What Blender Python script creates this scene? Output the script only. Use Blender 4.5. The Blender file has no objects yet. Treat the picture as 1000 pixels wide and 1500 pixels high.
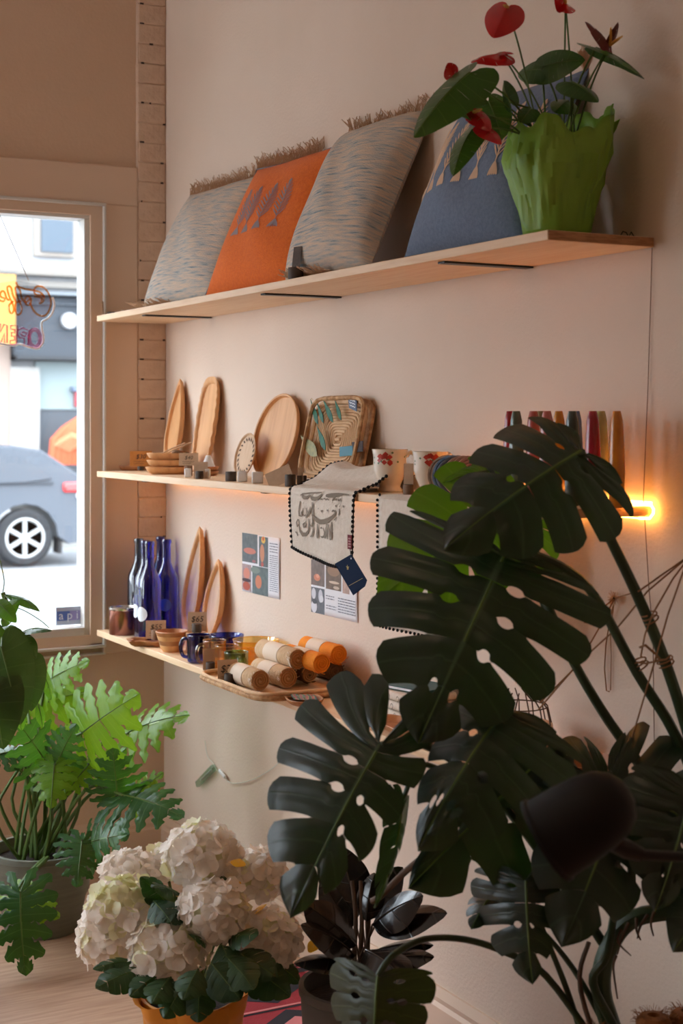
import bpy, bmesh, math, random
from mathutils import Vector, Matrix, Euler
R = math.radians
rnd = random.Random(7)
sc = bpy.context.scene
COL = sc.collection

# ---------------------------------------------------------------- camera
CAM = Vector((-1.884, -4.777, 1.48))          # eye 1.48 m above the shop floor
YAW = R(28.21)
F, CX, HY = 2200.0, 500.0, 620.0              # focal length and horizon for a 1000 x 1500 frame
FW = Vector((math.sin(YAW), math.cos(YAW), 0)); RT = Vector((math.cos(YAW), -math.sin(YAW), 0)); UP = Vector((0, 0, 1))
cd = bpy.data.cameras.new('camera'); cam = bpy.data.objects.new('camera', cd); COL.objects.link(cam)
cam.location = CAM; cam.rotation_euler = (R(90), 0, -YAW)
cd.sensor_fit = 'AUTO'; cd.sensor_width = 36; cd.lens = F / 1500 * 36; cd.shift_y = -(750 - HY) / 1500
cd.clip_start = .05; cd.clip_end = 300
cd.dof.use_dof = True; cd.dof.focus_distance = 3.55; cd.dof.aperture_fstop = 5.0
sc.camera = cam
# ---------------------------------------------------------------- light
w = bpy.data.worlds.new('World'); sc.world = w; w.use_nodes = True
nt = w.node_tree; nt.nodes.clear()
tc = nt.nodes.new('ShaderNodeTexCoord'); sx = nt.nodes.new('ShaderNodeSeparateXYZ')
cr = nt.nodes.new('ShaderNodeValToRGB'); bg = nt.nodes.new('ShaderNodeBackground'); wo = nt.nodes.new('ShaderNodeOutputWorld')
nt.links.new(tc.outputs['Generated'], sx.inputs[0]); nt.links.new(sx.outputs['Z'], cr.inputs[0])
cr.color_ramp.elements[0].color = (.80, .84, .90, 1); cr.color_ramp.elements[1].color = (.93, .96, 1.0, 1)
nt.links.new(cr.outputs[0], bg.inputs['Color']); bg.inputs['Strength'].default_value = 7.0
nt.links.new(bg.outputs[0], wo.inputs[0])
vs = sc.view_settings
sc.display_settings.display_device = 'sRGB'
vs.view_transform = 'Standard'; vs.look = 'None'; vs.gamma = 1; vs.use_curve_mapping = False
vs.exposure = 0.72
sc.cycles.max_bounces = 10; sc.cycles.diffuse_bounces = 5; sc.cycles.transparent_max_bounces = 16
sc.cycles.caustics_reflective = False; sc.cycles.caustics_refractive = False

# ---------------------------------------------------------------- helpers
def P(px, py, d): return CAM + FW * d + RT * ((px - CX) / F * d) + UP * ((HY - py) / F * d)
def ray(px, py): return FW + RT * ((px - CX) / F) + UP * ((HY - py) / F)
def onX(px, py, x): r = ray(px, py); return CAM + r * ((x - CAM.x) / r.x)
def onY(px, py, y): r = ray(px, py); return CAM + r * ((y - CAM.y) / r.y)
def onZ(px, py, z): r = ray(px, py); return CAM + r * ((z - CAM.z) / r.z)
def dep(p): return (Vector(p) - CAM).dot(FW)
def cdir(r, u, t): return (RT * r + UP * u - FW * t).normalized()     # right, up, towards the eye
def lin(c):
    c = c / 255
    return c / 12.92 if c <= .04045 else ((c + .055) / 1.055) ** 2.4
def rgb(c): return (lin(c[0]), lin(c[1]), lin(c[2]), 1)

class MB:
    def __init__(s): s.v = []; s.f = []; s.uv = []
    def add(s, vs, fs, uvs=None):
        b = len(s.v); s.v += [Vector(p) for p in vs]; s.f += [tuple(b + i for i in f) for f in fs]
        s.uv += uvs if uvs else [(0, 0)] * len(vs)
        return s
    def box(s, lo, hi, M=None):
        a, b = lo, hi
        vs = [Vector((x, y, z)) for x in (a[0], b[0]) for y in (a[1], b[1]) for z in (a[2], b[2])]
        if M: vs = [M @ p for p in vs]
        return s.add(vs, [(0, 1, 3, 2), (4, 6, 7, 5), (0, 4, 5, 1), (2, 3, 7, 6), (0, 2, 6, 4), (1, 5, 7, 3)])
    def quad(s, a, b, c, d): return s.add([a, b, c, d], [(0, 1, 2, 3)])
    def lathe(s, prof, n=24, M=None, wob=None):
        vs = []; fs = []; k = len(prof)
        for i in range(n):
            t = 2 * math.pi * i / n
            for j, (r, z) in enumerate(prof):
                q = r if wob is None else r * wob(t, j)
                p = Vector((q * math.cos(t), q * math.sin(t), z)); vs.append(M @ p if M else p)
        for i in range(n):
            for j in range(k - 1):
                a = i * k + j; b = ((i + 1) % n) * k + j
                fs.append((a, b, b + 1, a + 1))
        if prof[0][0] > 1e-4: fs.append(tuple(((n - i) % n) * k for i in range(n)))
        if prof[-1][0] > 1e-4: fs.append(tuple(i * k + k - 1 for i in range(n)))
        return s.add(vs, fs)
    def tube(s, pts, r, n=8, closed=False):
        pts = [Vector(p) for p in pts]; m = len(pts)
        rr = r if isinstance(r, (list, tuple)) else [r] * m
        vs = []; fs = []; up = None
        for i, p in enumerate(pts):
            if closed: t = pts[(i + 1) % m] - pts[i - 1]
            else: t = pts[min(i + 1, m - 1)] - pts[max(i - 1, 0)]
            if t.length < 1e-9: t = Vector((0, 0, 1))
            t.normalize()
            if up is None: up = t.orthogonal().normalized()
            up = (up - t * up.dot(t)); up = up.normalized() if up.length > 1e-6 else t.orthogonal().normalized()
            q = t.cross(up)
            for k in range(n):
                a = 2 * math.pi * k / n
                vs.append(p + (up * math.cos(a) + q * math.sin(a)) * rr[i])
        for i in range(m if closed else m - 1):
            for k in range(n):
                a = i * n + k; b = i * n + (k + 1) % n; c = ((i + 1) % m) * n + (k + 1) % n; d = ((i + 1) % m) * n + k
                fs.append((a, b, c, d))
        if not closed:
            fs.append(tuple(range(n - 1, -1, -1))); fs.append(tuple((m - 1) * n + k for k in range(n)))
        return s.add(vs, fs)
    def grid(s, fn, nu, nv):
        vs = [fn(i / nu, j / nv) for i in range(nu + 1) for j in range(nv + 1)]
        uv = [(i / nu, j / nv) for i in range(nu + 1) for j in range(nv + 1)]
        fs = [(i * (nv + 1) + j, (i + 1) * (nv + 1) + j, (i + 1) * (nv + 1) + j + 1, i * (nv + 1) + j + 1) for i in range(nu) for j in range(nv)]
        return s.add(vs, fs, uv)
    def ribbon(s, pts, ws, side, off=Vector((0, 0, 0))):
        """flat stroke: pts 3D, ws half widths, side(i, t) gives the widthwise direction"""
        vs = []
        for i, p in enumerate(pts):
            t = (pts[min(i + 1, len(pts) - 1)] - pts[max(i - 1, 0)])
            d = side(t); vs += [p + d * ws[i] + off, p - d * ws[i] + off]
        return s.add(vs, [(2 * i, 2 * i + 1, 2 * i + 3, 2 * i + 2) for i in range(len(pts) - 1)])
    def prism(s, out, y0, y1):                # outline in x, z; extruded along y
        n = len(out)
        vs = [(x, y0, z) for x, z in out] + [(x, y1, z) for x, z in out]
        fs = [tuple(range(n - 1, -1, -1)), tuple(range(n, 2 * n))] + [(i, (i + 1) % n, n + (i + 1) % n, n + i) for i in range(n)]
        return s.add(vs, fs)
    def ball(s, c, r, n=8, m=5, sq=(1, 1, 1)):
        c = Vector(c); vs = [c + Vector((0, 0, -r * sq[2]))]
        for j in range(1, m):
            a = -math.pi / 2 + math.pi * j / m
            for i in range(n):
                t = 2 * math.pi * i / n
                vs.append(c + Vector((math.cos(a) * math.cos(t) * r * sq[0], math.cos(a) * math.sin(t) * r * sq[1], math.sin(a) * r * sq[2])))
        vs.append(c + Vector((0, 0, r * sq[2])))
        fs = [(0, 1 + (i + 1) % n, 1 + i) for i in range(n)]
        for j in range(m - 2):
            for i in range(n):
                a = 1 + j * n + i; b = 1 + j * n + (i + 1) % n
                fs.append((a, b, b + n, a + n))
        t = len(vs) - 1
        fs += [(1 + (m - 2) * n + i, 1 + (m - 2) * n + (i + 1) % n, t) for i in range(n)]
        return s.add(vs, fs)

def root_of(o):
    while o.parent: o = o.parent
    return o
def obj(name, mb, mat, parent=None, world=False, smooth=True, ang=40, bevel=0, solid=0, loc=None, kind=None):
    me = bpy.data.meshes.new(name)
    off = root_of(parent).location if (world and parent is not None) else Vector((0, 0, 0))
    me.from_pydata([tuple(p - off) for p in mb.v], [], mb.f)
    if any(u != (0, 0) for u in mb.uv):
        ul = me.uv_layers.new(name='UVMap')
        li = [0] * len(me.loops); me.loops.foreach_get('vertex_index', li)
        flat = [c for i in li for c in mb.uv[i]]; ul.data.foreach_set('uv', flat)
    me.materials.append(mat)
    if smooth:
        me.polygons.foreach_set('use_smooth', [True] * len(me.polygons)); me.set_sharp_from_angle(angle=R(ang))
    me.update()
    o = bpy.data.objects.new(name, me); COL.objects.link(o); o.parent = parent
    if loc is not None: o.location = loc
    if bevel:
        m = o.modifiers.new('Bevel', 'BEVEL'); m.width = bevel; m.segments = 2; m.limit_method = 'ANGLE'; m.angle_limit = R(35)
    if solid:
        m = o.modifiers.new('Solidify', 'SOLIDIFY'); m.thickness = solid; m.offset = 0
    if kind: o['kind'] = kind
    return o
def thing(name, label, cat, loc=(0, 0, 0), rot=(0, 0, 0), group=None):
    o = bpy.data.objects.new(name, None); COL.objects.link(o); o.location = loc; o.rotation_euler = rot; o.empty_display_size = .05
    return tag(o, label, cat, group)
def tag(o, label, cat, group=None):
    o['label'] = label; o['category'] = cat
    if group: o['group'] = group
    return o
def struct(name, mb, mat, parent=None, **k):
    o = obj(name, mb, mat, parent, **k); o['kind'] = 'structure'; return o
def copy_tree(o, parent=None):
    c = o.copy(); COL.objects.link(c); c.parent = parent
    for ch in list(o.children): copy_tree(ch, c)
    return c
def text(body, size, mat, parent, loc, rot=(0, 0, 0), name='lettering', shear=0, align='CENTER'):
    cu = bpy.data.curves.new(name, 'FONT'); cu.body = body; cu.size = size; cu.extrude = .0002; cu.shear = shear
    cu.align_x = align; cu.align_y = 'CENTER'; cu.resolution_u = 2
    t = bpy.data.objects.new('tmp', cu); COL.objects.link(t)
    me = bpy.data.meshes.new_from_object(t.evaluated_get(bpy.context.evaluated_depsgraph_get())); bpy.data.objects.remove(t); bpy.data.curves.remove(cu)
    me.name = name; me.materials.clear(); me.materials.append(mat)
    o = bpy.data.objects.new(name, me); COL.objects.link(o); o.parent = parent; o.location = loc; o.rotation_euler = rot
    return o

# ---------------------------------------------------------------- materials
def mat(name, c, rough=.6, metal=0, c2=None, ns=6, stretch=(1, 1, 1), nd=4, bump=0, bs=60, coat=0, spec=.5, transl=0, tcol=None, ramp=(.35, .65), emit=0, alpha=1, sheen=0, bstretch=None):
    m = bpy.data.materials.new(name); m.use_nodes = True; t = m.node_tree; b = t.nodes['Principled BSDF']
    b.inputs['Base Color'].default_value = rgb(c); b.inputs['Roughness'].default_value = rough; b.inputs['Metallic'].default_value = metal
    b.inputs['Coat Weight'].default_value = coat; b.inputs['Specular IOR Level'].default_value = spec; b.inputs['Sheen Weight'].default_value = sheen
    co = t.nodes.new('ShaderNodeTexCoord')
    colsock = None
    if c2:
        mp = t.nodes.new('ShaderNodeMapping'); mp.inputs['Scale'].default_value = stretch
        t.links.new(co.outputs['Object'], mp.inputs[0])
        n = t.nodes.new('ShaderNodeTexNoise'); n.inputs['Scale'].default_value = ns; n.inputs['Detail'].default_value = nd
        t.links.new(mp.outputs[0], n.inputs['Vector'])
        r = t.nodes.new('ShaderNodeValToRGB'); e = r.color_ramp.elements
        cs = c2 if isinstance(c2, list) else [c2]
        e[0].position = ramp[0]; e[1].position = ramp[1]; e[0].color = rgb(c); e[1].color = rgb(cs[-1])
        for i, q in enumerate(cs[:-1]):
            x = e.new(ramp[0] + (ramp[1] - ramp[0]) * (i + 1) / len(cs)); x.color = rgb(q)
        t.links.new(n.outputs['Fac'], r.inputs[0]); t.links.new(r.outputs[0], b.inputs['Base Color']); colsock = r.outputs[0]
    if bump:
        n = t.nodes.new('ShaderNodeTexNoise'); n.inputs['Scale'].default_value = bs; n.inputs['Detail'].default_value = 3
        if bstretch:
            mp = t.nodes.new('ShaderNodeMapping'); mp.inputs['Scale'].default_value = bstretch
            t.links.new(co.outputs['Object'], mp.inputs[0]); t.links.new(mp.outputs[0], n.inputs['Vector'])
        else: t.links.new(co.outputs['Object'], n.inputs['Vector'])
        bp = t.nodes.new('ShaderNodeBump'); bp.inputs['Strength'].default_value = bump; bp.inputs['Distance'].default_value = .004
        t.links.new(n.outputs['Fac'], bp.inputs['Height']); t.links.new(bp.outputs[0], b.inputs['Normal'])
    if transl:
        tr = t.nodes.new('ShaderNodeBsdfTranslucent'); tr.inputs['Color'].default_value = rgb(tcol or c)
        mx = t.nodes.new('ShaderNodeMixShader'); mx.inputs[0].default_value = transl
        t.links.new(b.outputs[0], mx.inputs[1]); t.links.new(tr.outputs[0], mx.inputs[2])
        t.links.new(mx.outputs[0], t.nodes['Material Output'].inputs['Surface'])
    if emit:
        b.inputs['Emission Color'].default_value = rgb(c); b.inputs['Emission Strength'].default_value = emit
    return m
def leafmat(name, dark, light, vein, rough=.35, transl=.25, tcol=None, spec=.5, midw=.035):
    m = bpy.data.materials.new(name); m.use_nodes = True; t = m.node_tree; b = t.nodes['Principled BSDF']; L = t.links.new; N = t.nodes.new
    uv = N('ShaderNodeUVMap'); uv.uv_map = 'UVMap'; s = N('ShaderNodeSeparateXYZ'); L(uv.outputs[0], s.inputs[0])
    co = N('ShaderNodeTexCoord'); n = N('ShaderNodeTexNoise'); n.inputs['Scale'].default_value = 9; n.inputs['Detail'].default_value = 5; L(co.outputs['Object'], n.inputs['Vector'])
    r = N('ShaderNodeValToRGB'); r.color_ramp.elements[0].position = .35; r.color_ramp.elements[1].position = .68
    r.color_ramp.elements[0].color = rgb(dark); r.color_ramp.elements[1].color = rgb(light); L(n.outputs['Fac'], r.inputs[0])
    # lateral veins where the across-lobe coordinate (V, stored 0..1) is near .5; midrib where U is near 0
    a = N('ShaderNodeMath'); a.operation = 'SUBTRACT'; L(s.outputs['Y'], a.inputs[0]); a.inputs[1].default_value = .5
    ab = N('ShaderNodeMath'); ab.operation = 'ABSOLUTE'; L(a.outputs[0], ab.inputs[0])
    mr = N('ShaderNodeMapRange'); L(ab.outputs[0], mr.inputs['Value']); mr.inputs['From Min'].default_value = .008; mr.inputs['From Max'].default_value = .045; mr.inputs['To Min'].default_value = .30; mr.inputs['To Max'].default_value = 0
    mr2 = N('ShaderNodeMapRange'); L(s.outputs['X'], mr2.inputs['Value']); mr2.inputs['From Min'].default_value = midw * .4; mr2.inputs['From Max'].default_value = midw; mr2.inputs['To Min'].default_value = 1; mr2.inputs['To Max'].default_value = 0
    mxm = N('ShaderNodeMath'); mxm.operation = 'MAXIMUM'; L(mr.outputs[0], mxm.inputs[0]); L(mr2.outputs[0], mxm.inputs[1])
    mc = N('ShaderNodeMix'); mc.data_type = 'RGBA'; L(mxm.outputs[0], mc.inputs['Factor']); L(r.outputs[0], mc.inputs['A']); mc.inputs['B'].default_value = rgb(vein)
    L(mc.outputs['Result'], b.inputs['Base Color']); b.inputs['Roughness'].default_value = rough; b.inputs['Specular IOR Level'].default_value = spec
    bp = N('ShaderNodeBump'); bp.inputs['Strength'].default_value = .25; bp.inputs['Distance'].default_value = .004
    n2 = N('ShaderNodeTexNoise'); n2.inputs['Scale'].default_value = 30; L(co.outputs['Object'], n2.inputs['Vector'])
    ad = N('ShaderNodeMath'); ad.operation = 'SUBTRACT'; L(n2.outputs['Fac'], ad.inputs[0]); L(mr.outputs[0], ad.inputs[1])
    L(ad.outputs[0], bp.inputs['Height']); L(bp.outputs[0], b.inputs['Normal'])
    tr = N('ShaderNodeBsdfTranslucent'); tr.inputs['Color'].default_value = rgb(tcol or light)
    mx = N('ShaderNodeMixShader'); mx.inputs[0].default_value = transl; L(b.outputs[0], mx.inputs[1]); L(tr.outputs[0], mx.inputs[2])
    L(mx.outputs[0], t.nodes['Material Output'].inputs['Surface'])
    return m
def glass(name, tint, refl=.12, rough=.02):
    m = bpy.data.materials.new(name); m.use_nodes = True; t = m.node_tree; t.nodes.remove(t.nodes['Principled BSDF']); L = t.links.new; N = t.nodes.new
    tr = N('ShaderNodeBsdfTransparent'); tr.inputs[0].default_value = rgb(tint)
    gl = N('ShaderNodeBsdfGlossy'); gl.inputs['Roughness'].default_value = rough; gl.inputs[0].default_value = (1, 1, 1, 1)
    lw = N('ShaderNodeLayerWeight'); lw.inputs[0].default_value = .25
    mr = N('ShaderNodeMapRange'); L(lw.outputs['Facing'], mr.inputs['Value']); mr.inputs['To Min'].default_value = refl * .35; mr.inputs['To Max'].default_value = min(1, refl * 4)
    mx = N('ShaderNodeMixShader'); L(mr.outputs[0], mx.inputs[0]); L(tr.outputs[0], mx.inputs[1]); L(gl.outputs[0], mx.inputs[2])
    L(mx.outputs[0], t.nodes['Material Output'].inputs['Surface'])
    return m

M = dict(
 wall=mat('wall_paint', (225, 205, 187), .75, c2=(220, 199, 180), ns=2, bump=.25, bs=120),
 wallf=mat('front_wall_paint_shaded', (214, 184, 158), .7, c2=(209, 178, 151), ns=2, bump=.2, bs=90),  # tanner than the side wall: backlit warm shade put into the colour
 trim=mat('trim_paint_shaded', (218, 190, 166), .5),  # warm bounced light of the window wall mixed into the trim colour
 brick=mat('brick_paint_shaded', (216, 188, 164), .8, c2=(208, 178, 154), ns=30, bump=.9, bs=70),  # brick colour tanned as well for the window wall's warm shade
 gap=mat('dark_gap', (60, 42, 34), .9),
 frame=mat('window_frame_paint', (214, 210, 204), .4),
 floor=mat('floor_wood', (196, 160, 134), .45, c2=(176, 138, 112), ns=5, stretch=(1.5, 14, 1)),
 ceil=mat('ceiling_paint', (225, 215, 205), .8),
 shelf=mat('shelf_pine', (236, 204, 168), .5, c2=[(231, 196, 158), (222, 180, 138)], ns=5, stretch=(16, 1.2, 16), ramp=(.3, .75)),
 endgrain=mat('end_grain', (190, 140, 96), .7, c2=(160, 110, 72), ns=40, stretch=(1, 1, 6)),
 black=mat('black_metal', (24, 24, 26), .4),
 lampblk=mat('lamp_black', (8, 8, 9), .55, c2=(11, 11, 12), ns=90, spec=.3),
 wood=mat('carved_wood', (226, 172, 118), .5, c2=[(216, 160, 106), (196, 138, 88)], ns=4, stretch=(10, 10, 1.2), ramp=(.3, .75)),
 wood2=mat('dark_carved_wood', (190, 130, 84), .5, c2=(162, 106, 66), ns=5, stretch=(8, 8, 1.5)),
 palewood=mat('pale_carved_wood', (214, 180, 146), .6, c2=(198, 160, 124), ns=5, stretch=(8, 8, 1.5)),
 holder=mat('dark_holder_wood', (86, 70, 58), .7, c2=(64, 51, 42), ns=30),
 holder2=mat('light_holder_wood', (140, 108, 82), .7, c2=(112, 84, 62), ns=30),
 kraft=mat('kraft_card', (206, 178, 150), .8, c2=(198, 168, 139), ns=60),
 kraftd=mat('brown_card', (196, 128, 62), .8, c2=(186, 118, 54), ns=60),
 ink=mat('ink', (58, 48, 44), .8),
 paper=mat('white_paper', (226, 226, 230), .8),
 white=mat('white_block', (230, 228, 226), .6),
 linen=mat('cream_linen', (230, 218, 204), .85, c2=(222, 208, 192), ns=80, bump=.4, bs=300),
 print=mat('taupe_print', (134, 120, 104), .85),
 pom=mat('black_pompom', (26, 24, 26), .9, bump=.8, bs=400),
 navy=mat('navy_card', (14, 32, 60), .85, spec=.15), gold=mat('gold_foil', (190, 160, 96), .4, metal=.6),
 maroon=mat('maroon_label', (120, 40, 50), .8), pinkish=mat('label_thread', (205, 160, 160), .8),
 fringe=mat('tan_fringe', (206, 170, 138), .9),
 orange=mat('orange_wool', (232, 112, 20), .9, c2=(222, 100, 14), ns=120, bump=.6, bs=350, sheen=.1),
 blue=mat('blue_wool', (112, 128, 152), .9, c2=(102, 118, 142), ns=120, bump=.6, bs=350, sheen=.1),
 greyedge=mat('grey_piping', (120, 122, 132), .9),
 motifg=mat('grey_embroidery', (150, 130, 130), .9), motifc=mat('cream_embroidery', (216, 182, 152), .9),
 weave=mat('slub_weave', (218, 192, 166), .9, c2=[(200, 184, 168), (172, 172, 168), (92, 118, 132)], ns=5, stretch=(3.5, 3.5, 40), nd=8, ramp=(.36, .74), bump=.8, bs=160, bstretch=(1, 1, 3)),
 weaveside=mat('gusset_weave', (196, 172, 148), .9, c2=(150, 130, 116), ns=40, stretch=(6, 6, 1)),
 tissue=mat('green_tissue', (158, 198, 84), .4, c2=(136, 184, 62), ns=8, transl=.35, tcol=(160, 205, 70), bump=.5, bs=45),
 soil=mat('soil', (48, 36, 28), .95, c2=(30, 22, 18), ns=60, bump=1, bs=120),
 spathe=mat('red_spathe', (196, 26, 30), .25, c2=(170, 16, 24), ns=14, transl=.15, tcol=(220, 40, 30), coat=.3),
 spathed=mat('faded_spathe', (130, 40, 34), .35, c2=(96, 44, 34), ns=14, transl=.1),
 spadix=mat('spadix', (226, 170, 80), .6),
 gstem=mat('green_stem', (92, 120, 52), .5, c2=(74, 100, 42), ns=10),
 dstem=mat('monstera_stem', (52, 72, 42), .45, c2=(40, 58, 34), ns=10),
 bstem=mat('brown_stem', (92, 66, 44), .7, c2=(70, 50, 34), ns=12),
 monst=leafmat('monstera_leaf', (17, 33, 29), (26, 47, 40), (66, 92, 70), .33, .10, (70, 120, 30), .6),
 monsto=leafmat('monstera_leaf_olive', (30, 42, 14), (42, 54, 18), (84, 98, 46), .45, .12, (80, 100, 20)),
 monstg=leafmat('monstera_leaf_backlit', (46, 86, 24), (64, 112, 30), (120, 150, 70), .36, .45, (120, 180, 30)),  # backlight put into the colour as a brighter green
 anth=leafmat('anthurium_leaf', (36, 72, 28), (50, 92, 34), (104, 136, 66), .3, .2, (100, 150, 30)),
 philo=leafmat('split_leaf', (84, 132, 40), (122, 172, 54), (170, 200, 100), .3, .42, (170, 225, 40)),
 philod=leafmat('split_leaf_deep', (40, 82, 46), (62, 110, 60), (120, 160, 96), .3, .25, (100, 160, 40)),
 pothos=leafmat('smooth_leaf', (52, 84, 34), (74, 112, 44), (120, 150, 80), .3, .35, (130, 190, 40)),
 pothosd=leafmat('smooth_leaf_deep', (48, 76, 38), (66, 98, 48), (104, 128, 74), .35, .2, (80, 120, 30)),
 rubber=leafmat('rubber_leaf', (26, 25, 26), (38, 34, 32), (66, 58, 50), .18, .03, (60, 30, 20), .6),
 hydl=leafmat('hydrangea_leaf', (30, 62, 38), (48, 84, 48), (86, 118, 72), .45, .15, (70, 120, 30)),
 petal=mat('cream_petal', (252, 246, 240), .6, c2=(248, 238, 228), ns=20, transl=.35, tcol=(252, 244, 232)),
 petalg=mat('green_cream_petal', (240, 240, 196), .6, c2=(250, 244, 224), ns=8, transl=.25, tcol=(240, 236, 180)),
 yellow=mat('yellow_petal', (244, 196, 40), .5, transl=.2),
 ypot=mat('yellow_wrap', (226, 148, 34), .5, c2=(216, 134, 26), ns=8, bump=.3, bs=30),
 gpot=mat('grey_green_pot', (120, 124, 112), .6, c2=(110, 113, 102), ns=5, stretch=(1, 1, 20), bump=.2, bs=60, bstretch=(1, 1, 12)),
 dpot=mat('taupe_pot', (92, 88, 84), .6, c2=(82, 78, 74), ns=6),
 cobalt=glass('cobalt_glass', (104, 116, 226), .13), cobaltl=glass('pale_cobalt_glass', (150, 180, 214), .13),
 amber=glass('amber_glass', (252, 238, 212), .13), green=glass('green_glass', (208, 226, 176), .13), pane=glass('window_pane', (244, 248, 250), .05),
 orangeg=glass('orange_glass', (253, 234, 180), .13), bluemug=glass('blue_glass', (104, 118, 214), .14), acrylic=glass('clear_acrylic', (236, 238, 240), .08),
 copper=mat('copper_tin', (186, 120, 88), .25, metal=.85, c2=(150, 110, 110), ns=6), silver=mat('silver_rim', (220, 214, 205), .25, metal=.9),
 dot=mat('white_dot', (226, 230, 236), .6), bdot=mat('blue_dot', (60, 90, 190), .5),
 ceramic=mat('cream_ceramic', (232, 218, 198), .25, c2=(226, 208, 186), ns=8, coat=.4), rose=mat('rose_print', (204, 70, 52), .3, c2=(170, 46, 40), ns=80), leafp=mat('leaf_print', (104, 124, 84), .4),
 basket=mat('coiled_straw', (228, 192, 152), .8, c2=(212, 172, 130), ns=30, stretch=(1, 1, 1), bump=.4, bs=140),
 basketd=mat('woven_straw', (208, 166, 120), .8, c2=(160, 116, 74), ns=60, bump=.6, bs=120),
 teal=mat('patina_teal', (20, 90, 70), .6, c2=(36, 116, 84), ns=70), bronze=mat('patina_bronze', (140, 128, 78), .45, metal=.4, c2=(108, 104, 66), ns=90),
 darkblue=mat('enamel_blue', (52, 72, 104), .4), tealc=mat('teal_card', (88, 142, 158), .7), darkc=mat('dark_card', (66, 52, 52), .7),
 scarf=mat('beige_scarf', (216, 184, 146), .9, c2=(196, 160, 120), ns=8, stretch=(6, 30, 6), bump=.6, bs=200), scarfe=mat('brown_scarf_end', (176, 130, 84), .9, bump=.6, bs=200),
 scarfo=mat('orange_scarf', (240, 146, 30), .9, c2=(230, 128, 22), ns=30, bump=.6, bs=200), scarfd=mat('dark_scarf', (124, 92, 66), .9, c2=(100, 74, 52), ns=30, bump=.6, bs=200),
 band=mat('paper_band', (226, 206, 184), .8), twine=mat('jute_twine', (150, 108, 72), .9), cord=mat('thin_cord', (128, 92, 66), .7), clear=mat('clear_cord', (214, 216, 204), .3),
 led=mat('led_rope', (255, 178, 84), .5, emit=14), coir=mat('coir', (166, 104, 56), .95, c2=(128, 78, 40), ns=60),
 rug=mat('rug_red', (150, 36, 44), .95, bump=.6, bs=200), rugk=mat('rug_black', (34, 28, 34), .95), rugp=mat('rug_pink', (208, 120, 120), .95),
 neono=glass('neon_orange', (248, 196, 150), .04), neonp=glass('neon_pink', (244, 190, 206), .04), neone=mat('sheet_edge', (238, 238, 240), .3),
)
def solidc(c, rough=.5, name='plain', **k): return mat(name, c, rough, **k)
# ================================================================ the room
GX0, GX1, GZ0, GZ1 = -3.75, -.282, .80, 2.158          # glass opening of the front window
CZ = 3.3; ROOMX = -4.3; BACK = -7.2
struct('floor', MB().box((ROOMX, BACK, -.1), (0, .0, 0)), M['floor'])
struct('ceiling', MB().box((ROOMX, BACK, CZ), (0, .0, CZ + .1)), M['ceil'])
struct('wall_right', MB().box((0, BACK, 0), (.2, .2, CZ)), M['wall'])
struct('wall_back', MB().box((ROOMX, BACK - .2, 0), (0, BACK, CZ)), M['wall'])
m = MB().box((ROOMX - .2, BACK, 0), (ROOMX, .2, .6)).box((ROOMX - .2, BACK, 2.7), (ROOMX, .2, CZ)).box((ROOMX - .2, BACK, .6), (ROOMX, -1.05, 2.7)).box((ROOMX - .2, -.35, .6), (ROOMX, .2, 2.7))
struct('wall_left', m, M['wall'])                       # opening for an unseen side window, added to bring in more daylight
struct('window_2', MB().box((ROOMX - .11, -1.05, .6), (ROOMX - .1, -.35, 2.7)), M['pane'])
m = MB()
m.box((ROOMX, .012, 0), (0, .2, GZ0 - .05)).box((ROOMX, .012, GZ1 + .16), (0, .2, CZ))
m.box((GX1 + .055, .012, GZ0 - .05), (0, .2, GZ1 + .16)).box((ROOMX, .012, GZ0 - .05), (GX0 - .05, .2, GZ1 + .16))
wf = struct('wall_front', m, M['wallf'])
# painted bricks left showing between the window casing and the side wall
bm_ = [MB().box((-.0495, -.02, -.0327), (.0495, .02, .0327))]
zb = .93; k = 0
base = None
while zb < CZ - .04:
    if base is None:
        base = obj('brick', bm_[0], M['brick'], wf, bevel=.004); o = base
    else:
        o = base.copy(); COL.objects.link(o); o.parent = wf
    o.location = (-.0505 + rnd.uniform(-.002, .002), .012 + rnd.uniform(-.001, .002), zb); o.rotation_euler = (rnd.uniform(-.015, .015), rnd.uniform(-.012, .012), rnd.uniform(-.03, .03))
    zb += .0665; k += 1
obj('mortar', MB().box((-.101, -.0045, .88), (0, .02, CZ)), M['brick'], wf, smooth=False)
m = MB(); zz = .93 + .0665 / 2                             # holes where the mortar has fallen out of the joints
for i in range(k - 1):
    for _ in range(rnd.choice((0, 1, 1, 2))):
        x = rnd.choice((-.094, -.09, -.02, -.012, -.06)); w_ = rnd.uniform(.004, .016)
        m.box((x, -.0082, zz - .003), (min(x + w_, -.002), -.006, zz + .003))
    zz += .0665
obj('mortar_hole', m, M['gap'], wf, smooth=False, kind='stuff')
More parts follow.
